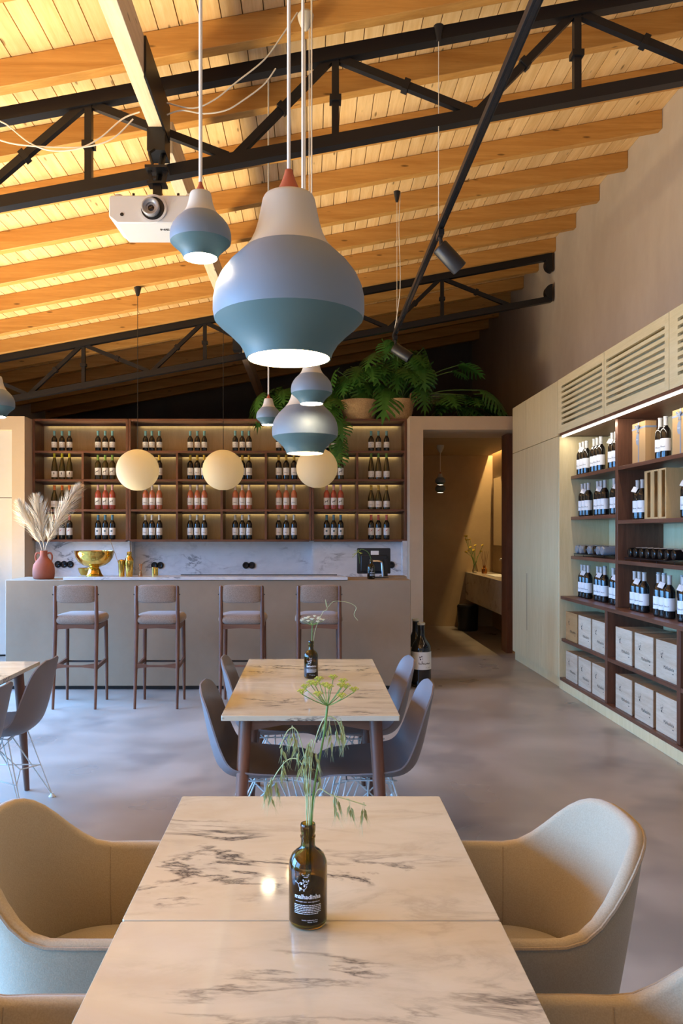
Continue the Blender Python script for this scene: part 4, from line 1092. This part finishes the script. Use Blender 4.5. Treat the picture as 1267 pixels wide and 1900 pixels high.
# ------------------------------------------------------------------ printed bottles used as vases
VP = [(.0, .003), (.028, 0), (.035, .003), (.0375, .010), (.0375, .112), (.0365, .122), (.031, .134), (.022, .142), (.0155, .147), (.0138, .152), (.0136, .166), (.0150, .167), (.0150, .170), (.0136, .171), (.0136, .176), (.0148, .178), (.0150, .190), (.0140, .193),
      (.0115, .193), (.0112, .17), (.0112, .15), (.019, .139), (.029, .130), (.034, .118), (.0350, .108), (.0350, .012), (.030, .006), (0, .006)]
def vase(label, loc, rz, full=True):
    t = thing('bottle_vase', label, 'vase', loc, rz, 'printed olive glass bottles used as vases')
    put('glass', B().lathe(VP, 40), M['vase'], t, sharp=50)
    put('water', B().lathe([(0, .0085), (.0285, .0085), (.0330, .013), (.0344, .02), (.0344, .078), (0, .078)], 32), M['vase_water'], t, sharp=50)
    pm = B()
    pm.add(text('malhadinha', .0118, 0, .00030), Matrix.Translation((0, .063, 0)))
    pm.add(text('azeite virgem extra · extra virgin olive oil', .0029, 0, .00005), Matrix.Translation((0, .0565, 0)))
    rr = random.Random(3)
    for i in range(6):
        x = -.027
        y = .0505-.0032*i
        while x < (.027 if i < 5 else .020):
            wd = rr.uniform(.002, .006); wd = min(wd, .0275-x)
            if wd > .0006: pm.poly([(x, y-.0007, 0), (x+wd, y-.0007, 0), (x+wd, y+.0007, 0), (x, y+.0007, 0)])
            x += wd+.0008
    pm.add(text('Herdade da Malhadinha Nova', .0026, 0, .00004, 'RIGHT'), Matrix.Translation((.020, .0215, 0)))
    pm.add(text('Alentejo · Portugal', .0026, 0, .00004, 'RIGHT'), Matrix.Translation((.020, .0180, 0)))
    # little spotted cow line drawing
    keep = pm; pm = B()
    cow = [(-.024, .090), (-.020, .087), (-.018, .081), (-.014, .076), (-.012, .076), (-.006, .077), (-.002, .081), (-.0015, .085)]
    for a, c in zip(cow, cow[1:]): stroke(pm, a[0], a[1], c[0], c[1], .0008)
    cow = [(-.020, .087), (-.015, .091), (-.009, .090)]
    for a, c in zip(cow, cow[1:]): stroke(pm, a[0], a[1], c[0], c[1], .0008)
    for i in range(10):
        a = 2*PI*i/10; b_ = 2*PI*(i+1)/10
        stroke(pm, -.004+.0048*math.cos(a), .091+.0042*math.sin(a), -.004+.0048*math.cos(b_), .091+.0042*math.sin(b_), .0008)
    for (cx, cy, rx, ry) in ((-.026, .091, .0012, .0018), (-.015, .0785, .003, .0022), (-.013, .088, .0022, .002), (-.0065, .084, .002, .0025), (-.0165, .0745, .0013, .002), (-.0075, .0745, .0013, .002), (-.0055, .0925, .0008, .001), (-.0022, .0925, .0008, .001), (-.009, .096, .0013, .002), (.0022, .0955, .0013, .002)): blob(pm, cx, cy, rx, ry)
    for i, (xa, xb) in enumerate(((-.013, .004), (-.011, .003), (-.008, .001))): pm.poly([(xa, .108-.003*i, 0), (xb, .108-.003*i, 0), (xb, .109-.003*i, 0), (xa, .109-.003*i, 0)])
    pm.map(lambda x, y, z: (x*.92, .0825+(y-.0825)*.92+.0035, z)); keep.add(pm); pm = keep
    put('print', wrap(pm, .0379, 0), M['inkw'], t)
    return t
M['vase_water'] = plain('water', (.07, .055, .012), .02, trans=.75, ior=1.33)
v0 = vase('olive glass bottle vase on the foreground table', (-.006, 1.492, .7402), -.02)
copy_tree(v0, (.0, 4.0, .7402), .06, 'olive glass bottle vase on the middle table')
copy_tree(v0, (.582, 7.42, ZB), .35, 'small bottle vase on the bar in front of the till screen')

husk = B()
for ang in (0, 2.1, 4.2):
    c_, s_ = math.cos(ang), math.sin(ang)
    husk.poly([(0, 0, 0), (.0028*c_, .0028*s_, -.007), (.0008*c_, .0008*s_, -.024), (-.0006*s_, .0006*c_, -.008)])
    husk.poly([(0, 0, 0), (.0028*c_-.0016*s_, .0028*s_+.0016*c_, -.007), (.0008*c_, .0008*s_, -.024)][::-1])
    husk.tube([(.0008*c_, .0008*s_, -.022), (.004*c_, .004*s_, -.040)], [.00025, .0001], 3)
husk_me = husk.mesh('spikelet', M['oat'])
def oat(label, base, pts, branches):
    t = thing('oat_grass', label, 'grass', base, 0, 'wild oat stems in the foreground vase')
    sp_ = spline(pts, 6); put('stem', B().tube(sp_, [.0011]*len(sp_), 5), M['oat'], t)
    for (f, dx, dy, dz, n_) in branches:
        i = min(int(f*(len(sp_)-1)), len(sp_)-1); p = sp_[i]; e = p+Vector((dx, dy, dz))
        bs = spline([p, p.lerp(e, .5)+Vector((0, 0, .012)), e], 5)
        put('branchlet', B().tube(bs, .00035, 4), M['oat'], t)
        for k in range(n_):
            q = bs[-1-k*2] if k*2 < len(bs) else bs[-1]
            sc = random.uniform(.85, 1.2)
            o = put('spikelet', husk_me, None, t, tuple(q), (random.uniform(-.35, .35), random.uniform(-.35, .35), random.uniform(0, 6)))
            o.scale = (sc, sc, sc)
NB = (-.006, 1.492, .80)
rr = random.Random(5)
def br(n_, lo, hi, xs, zs):
    return [(rr.uniform(lo, hi), rr.uniform(*xs), rr.uniform(-.02, .02), rr.uniform(*zs), rr.choice((2, 2, 3))) for _ in range(n_)]
oat('oat stem drooping right from the foreground vase', NB, [(.002, -.004, 0), (.004, -.004, .13), (.008, .0, .26), (.030, .0, .335), (.055, .0, .335), (.070, 0, .30)], br(7, .62, 1.0, (-.010, .018), (-.045, -.012)))
oat('oat stem arching left from the foreground vase', NB, [(-.004, .004, 0), (-.002, .004, .13), (-.004, .0, .24), (-.02, .0, .31), (-.038, .0, .315), (-.055, 0, .28)], br(6, .55, 1.0, (-.018, .012), (-.045, -.01)))
oat('oat stem spreading low to the right over the table', NB, [(.004, .002, 0), (.008, .0, .13), (.018, -.01, .20), (.045, -.02, .195), (.080, -.02, .185), (.112, -.02, .175)], br(8, .45, 1.0, (-.006, .01), (-.022, -.006)))
oat('oat stem hanging low to the left over the table edge', NB, [(-.002, -.002, 0), (-.002, .0, .13), (-.01, .02, .235), (-.035, .03, .25), (-.06, .03, .225), (-.078, .03, .19)], br(7, .5, 1.0, (-.012, .012), (-.03, -.006)))
oat('short oat stem close around the fennel stalk', NB, [(.0, -.006, 0), (.002, -.005, .13), (.0, -.01, .20), (.006, -.012, .27), (.010, -.012, .30)], br(9, .45, 1.0, (-.022, .022), (-.04, -.01)))
def umbel(label, cat, base, stem_pts, rays, R, H, mat, rstem):
    t = thing('umbel_flower', label, cat, base)
    sp_ = spline(stem_pts, 6); put('stalk', B().tube(sp_, [rstem]*len(sp_), 8), M['fennel'], t)
    top = sp_[-1]
    rq = random.Random(11)
    fl = B()
    for i in range(12):
        a = 2*PI*i/12; d = Vector((math.cos(a), math.sin(a), .8+.5*(i % 3))).normalized()
        fl.tube([(0, 0, 0), d*.007], .0005, 3); c = d*.0075
        fl.lathe([(0, -.0013), (.0016, 0), (0, .0013)], 5, tuple(c))
    me = fl.mesh('floret', mat)
    for i in range(rays):
        a = 2*PI*i/rays*1.0+.3; rr_ = R*(1 if i % 2 else .62); e = top+Vector((math.cos(a)*rr_, math.sin(a)*rr_, H*(1.0 if i % 2 == 0 else .62)+rq.uniform(-.004, .004)))
        put('ray', B().tube(spline([top, top.lerp(e, .5)+Vector((0, 0, -.002)), e], 4), .0009, 5), M['fennel'], t)
        o = put('floret', me, None, t, tuple(e)); o.scale = (1.35, 1.35, 1.35)
umbel('yellow-green fennel umbel rising from the foreground vase', 'flower', NB, [(.0, .0, 0), (.006, 0, .12), (.012, 0, .20), (.030, 0, .30), (.038, 0, .362)], 14, .052, .042, M['umbel'], .0022)
umbel('white umbel flower in the middle table vase', 'flower', (0, 4.0, .80), [(.0, .0, 0), (.004, 0, .12), (.006, 0, .20), (.006, 0, .215)], 14, .058, .035, M['umbelw'], .002)
o = put('tendril', B().tube(spline([(.004, 4.0, .82), (.02, 4.0, .98), (.06, 4.0, 1.08), (.085, 4.0, 1.10), (.075, 4.0, 1.15), (.085, 4.0, 1.11), (.12, 4.0, 1.14), (.19, 4.0, 1.135), (.235, 4.0, 1.11), (.225, 4.0, 1.07), (.245, 4.0, 1.04)], 6), .0012, 5), M['oat'])
tag(o, 'thin curling tendril arching from the middle table vase', 'tendril')
t = thing('drooping_sprig', 'small green sprig arching left from the bar vase', 'sprig', (.582, 7.42, ZB+.10))
put('stem', B().tube(spline([(0, 0, 0), (0, 0, .09), (-.03, 0, .16), (-.09, 0, .19), (-.125, 0, .165)], 6), .0022, 6), M['fennel'], t)
for i in range(9):
    a = 2*PI*i/9; put('ray', B().tube([(-.125, 0, .165), (-.135+.05*math.cos(a), .03*math.sin(a), .15+.04*math.sin(a*1.7))], [.0014, .003], 5), M['umbel'], t)
put('tail', B().tube(spline([(-.12, 0, .15), (-.115, 0, .10), (-.11, 0, .05)], 4), .002, 5), M['fennel'], t)

# ------------------------------------------------------------------ plants and baskets above the shelves
def leaf_mesh(L, W, lobes, droop):
    b = B()
    def P(x, y): d = (x*x+y*y); return (x, y, -droop*d/L+.12*abs(y)*(1 if abs(y) < W*.4 else .4))
    for sd in (-1, 1):
        for i in range(lobes):
            s0_ = i/lobes; s1_ = (i+1)/lobes; sm = (s0_+s1_)/2
            wd = W*(math.sin(PI*(.16+.80*sm)))**.8
            ad = L*.20
            tipx = sm*L+ad*(.8 if sm > .15 else -.6)
            n0_ = (s0_*L, sd*wd*.20); n1_ = (s1_*L, sd*wd*.20 if i < lobes-1 else 0)
            b.poly([P(s0_*L, 0), P(s1_*L, 0), P(*n1_), P(*n0_)])
            m0 = (sm*L+ad*.45-L*.030, sd*wd*.66); m1 = (sm*L+ad*.45+L*.035, sd*wd*.64)
            b.poly([P(*n0_), P(*n1_), P(*m1), P(*m0)]); b.poly([P(*m0), P(*m1), P(tipx+.01, sd*wd), P(tipx-.015, sd*wd*.93)])
    b.poly([P(L*.97, 0), P(L, -W*.14), P(L*1.22, 0), P(L, W*.14)])
    return b.mesh('leaf', M['leaf'])
LF = [leaf_mesh(.25, .17, 7, .35), leaf_mesh(.31, .20, 8, .6), leaf_mesh(.20, .14, 6, .25)]
def plant(label, base, stems, seed, name='philodendron'):
    t = thing(name, label, 'plant', base, 0, 'leafy philodendrons above the shelves'); rq = random.Random(seed)
    for (ex, ey, ez, k, az, tilt) in stems:
        e = Vector((ex, ey, ez)); s_ = Vector((rq.uniform(-.04, .04), rq.uniform(-.03, .03), 0))
        m = s_.lerp(e, .5)+Vector((0, 0, .10+.15*max(0, ez)))*.6
        put('petiole', B().tube(spline([s_, m, e], 6), .0065, 6), M['stem'], t)
        o = put('leaf', LF[k], None, t, tuple(e), (0, tilt, az)); o.rotation_euler = (rq.uniform(-.4, .4), tilt, az)
        sc = rq.uniform(.85, 1.2); o.scale = (sc, sc, sc)
def rnd_stems(n_, seed, xr, zr, yr=(-.14, .20), tl=(.35, 1.15)):
    rq = random.Random(seed); out = []
    for i in range(n_):
        x = rq.uniform(*xr); z = rq.uniform(*zr); y = rq.uniform(*yr)
        az = math.atan2(y-.25, x+rq.uniform(-.1, .1)) if rq.random() < .75 else rq.uniform(-PI, 0)
        out.append((x, y, z, rq.randrange(3), az, rq.uniform(*tl)))
    return out
def basket(label, loc, r0, r1, h_):
    t = thing('palm_basket', label, 'basket', loc, 0, 'woven palm baskets on the shelf top')
    pr = []
    n_ = 14
    for i in range(n_+1):
        f = i/n_; pr.append((r0+(r1-r0)*f+(.004 if i % 2 else 0), h_*f))
    put('weave', B().lathe([(0, 0)]+pr+[(r1-.012, h_), (r1-.02, h_*.8), (0, h_*.8)], 36), M['basket'], t, sharp=25)
    for sx in (-1, 1):
        put('handle', B().tube(spline([(sx*r1*.9-.05, -.10*sx, h_*.92), (sx*r1*.9-.04, -.10*sx, h_+.07), (sx*r1*.9+.02, -.06*sx, h_+.085), (sx*r1*.9+.05, .0, h_*.95)], 6), .010, 8), M['basket'], t)
    put('soil', B().lathe([(0, h_*.82), (r1-.02, h_*.82)], 24), M['soil'], t)
KB = 9.56/1420
def bx(x): return (x-577)*KB
ZT = 2.8975
basket('woven palm basket at the left on the shelf top', (bx(666), 9.60, ZT), .185, .245, .245)
basket('woven palm basket at the right on the shelf top', (bx(739), 9.60, ZT), .155, .212, .255)
plant('leafy philodendron in the left palm basket', (bx(666), 9.60, ZT+.20), rnd_stems(20, 3, (-.30, .26), (.16, .50)), 1)
plant('tall philodendron in the right palm basket', (bx(739), 9.60, ZT+.20), rnd_stems(30, 8, (-.26, .36), (.18, .82)), 2)
# long arching stems of the right plant over the partition
plant('philodendron with long stems arching right over the bathroom partition', (bx(750), 9.66, ZT+.22), [(.75, -.08, .10, 0, -.4, .2), (.95, -.10, .16, 1, -.5, .3), (.62, .0, .42, 2, .2, .2), (.70, .02, .50, 0, .1, .1), (1.05, .05, .05, 2, -.2, .1), (.55, -.1, .10, 2, -1.3, .5), (.85, -.1, .06, 2, -1.4, .3)], 4)
plant('dark trailing philodendron lying on the partition above bathroom', (bx(862), 9.62, ZT+.02), rnd_stems(24, 21, (-.22, .36), (.10, .32), (-.02, .3), (-.1, .3)), 5)
plant('philodendron left of the baskets on the shelf top', (bx(535), 9.62, ZT+.01), rnd_stems(20, 31, (-.34, .10), (.16, .46), (-.1, .2), (.2, .8)), 6)
plant('philodendron trailing down in front of the right shelf', (bx(622), 9.46, ZT+.02), [(-.06, -.13, -.10, 2, -1.7, 1.1), (.04, -.13, -.20, 2, -1.4, 1.2), (-.02, -.12, .12, 0, -1.9, .8), (.05, -.13, -.30, 2, -1.6, 1.2), (-.10, -.10, .18, 0, -2.5, .7), (.03, -.12, -.02, 0, -1.2, 1.0), (.02, -.13, -.38, 2, -1.9, 1.2), (-.02, -.1, .22, 2, -.9, .5)], 7)
# pale ventilation grid on the loft wall
vg = thing('vent_grid', 'small white grid of square panes on the dark loft wall', 'vent', ((803-577)*13.88/1420, 13.88, 1.5+(988-739)*13.88/1420))
for i in range(3):
    for j in range(2): put('pane', B().box((i-1.5)*.085+.005, (i-.5)*.085-.005, 0, .018, (j-1)*.105+.005, j*.105-.005), M['label'], vg)

# ------------------------------------------------------------------ bathroom
va = thing('washbasin_counter', 'floating veined marble washbasin block in the bathroom', 'washbasin', (2.47, 9.85, .43))
put('front_slab', B().box(0, .03, 0, 2.385, 0, .44), M['marbleG'], va, bev=.002); put('top_slab', B().box(.03, .43, 0, 2.385, .41, .44), M['marbleG'], va); put('underside', B().box(.03, .43, 0, 2.385, 0, .02), M['marbleG'], va)
put('basin_rim', B().box(.12, .34, .9, 1.5, .44, .452), M['label'], va, bev=.004)
mi = thing('bathroom_mirror', 'tall mirror above the washbasin', 'mirror', (2.895, 10.5, 1.30)); put('glass', B().box(-.012, .004, 0, 1.6, 0, 1.05), M['mirror'], mi); put('frame', B().box(-.014, .005, 1.6, 1.62, 0, 1.05).box(-.014, .005, -.02, 0, 0, 1.05), M['walnutV'], mi)
tp = thing('wall_tap', 'chrome wall tap over the washbasin', 'tap', (2.90, 11.0, 1.12)); put('spout', B().tube([(0, 0, 0), (-.18, 0, 0), (-.19, 0, -.02)], .011, 10), M['silver'], tp); put('lever', B().tube([(0, .1, 0), (-.05, .1, 0), (-.05, .1, .04)], .012, 8), M['silver'], tp)
bn = thing('waste_bin', 'black cylindrical bin beneath the washbasin', 'bin', (2.405, 11.75, 0))
put('drum', B().lathe([(0, 0), (.145, 0), (.15, .01), (.16, .36), (.164, .365), (.164, .375), (.155, .375), (.15, .36)], 32), M['black'], bn); put('lid', B().lathe([(.155, .37), (.15, .392), (.10, .40), (0, .40)], 32), M['black'], bn)
fv = thing('flower_vase', 'slim green glass vase beside the diffuser bottle', 'vase', (2.55, 11.9, .871)); put('glass', B().lathe([(0, 0), (.04, 0), (.045, .03), (.03, .10), (.016, .15), (.022, .18)], 18), M['clear'], fv)
ff = thing('yellow_flowers', 'bunch of small yellow flowers in the bathroom vase', 'flowers', (2.55, 11.9, .90))
rq = random.Random(9)
fb = B(); fb.lathe([(0, 0), (.018, .006), (.024, .02), (0, .012)], 8); fme = fb.mesh('blossom', plain('yellow_petal', (.62, .44, .05), .6))
for i in range(12):
    e = (rq.uniform(-.16, .14), rq.uniform(-.08, .08), rq.uniform(.28, .56)); put('stem', B().tube(spline([(0, 0, 0), (e[0]*.3, e[1]*.3, .2), e], 4), .003, 5), M['fennel'], ff); put('blossom', fme, None, ff, e, (rq.uniform(-.6, .6), rq.uniform(-.6, .6), 0))
df = thing('reed_diffuser', 'amber diffuser bottle with reeds on the washbasin', 'diffuser', (2.66, 11.75, .871)); put('bottle', B().lathe([(0, 0), (.04, 0), (.042, .01), (.042, .07), (.02, .095), (.02, .12)], 18), M['amber'], df)
for i in range(5): put('reed', B().tube([(0, 0, .02), (.03*(i-2), .02*((i % 2)-.5), .34)], .0025, 5), M['walnutV'], df)
def bpend(label, loc, d, rose):
    t = pendant(label, loc, d, 2.728, glow='glow_small')
    if rose: put('ceiling_rose', B().lathe([(0, -.11), (.02, -.10), (.05, -.04), (.052, 0), (0, 0)], 20), M['l_white'], t, (0, 0, 2.728-loc[2]))
bpend('small pendant lamp under the white rose in the bathroom', (1.817, 10.76, 2.17), .145, True)
bpend('lower small pendant lamp in the bathroom behind the first', (1.95, 11.55, 2.10), .155, False)
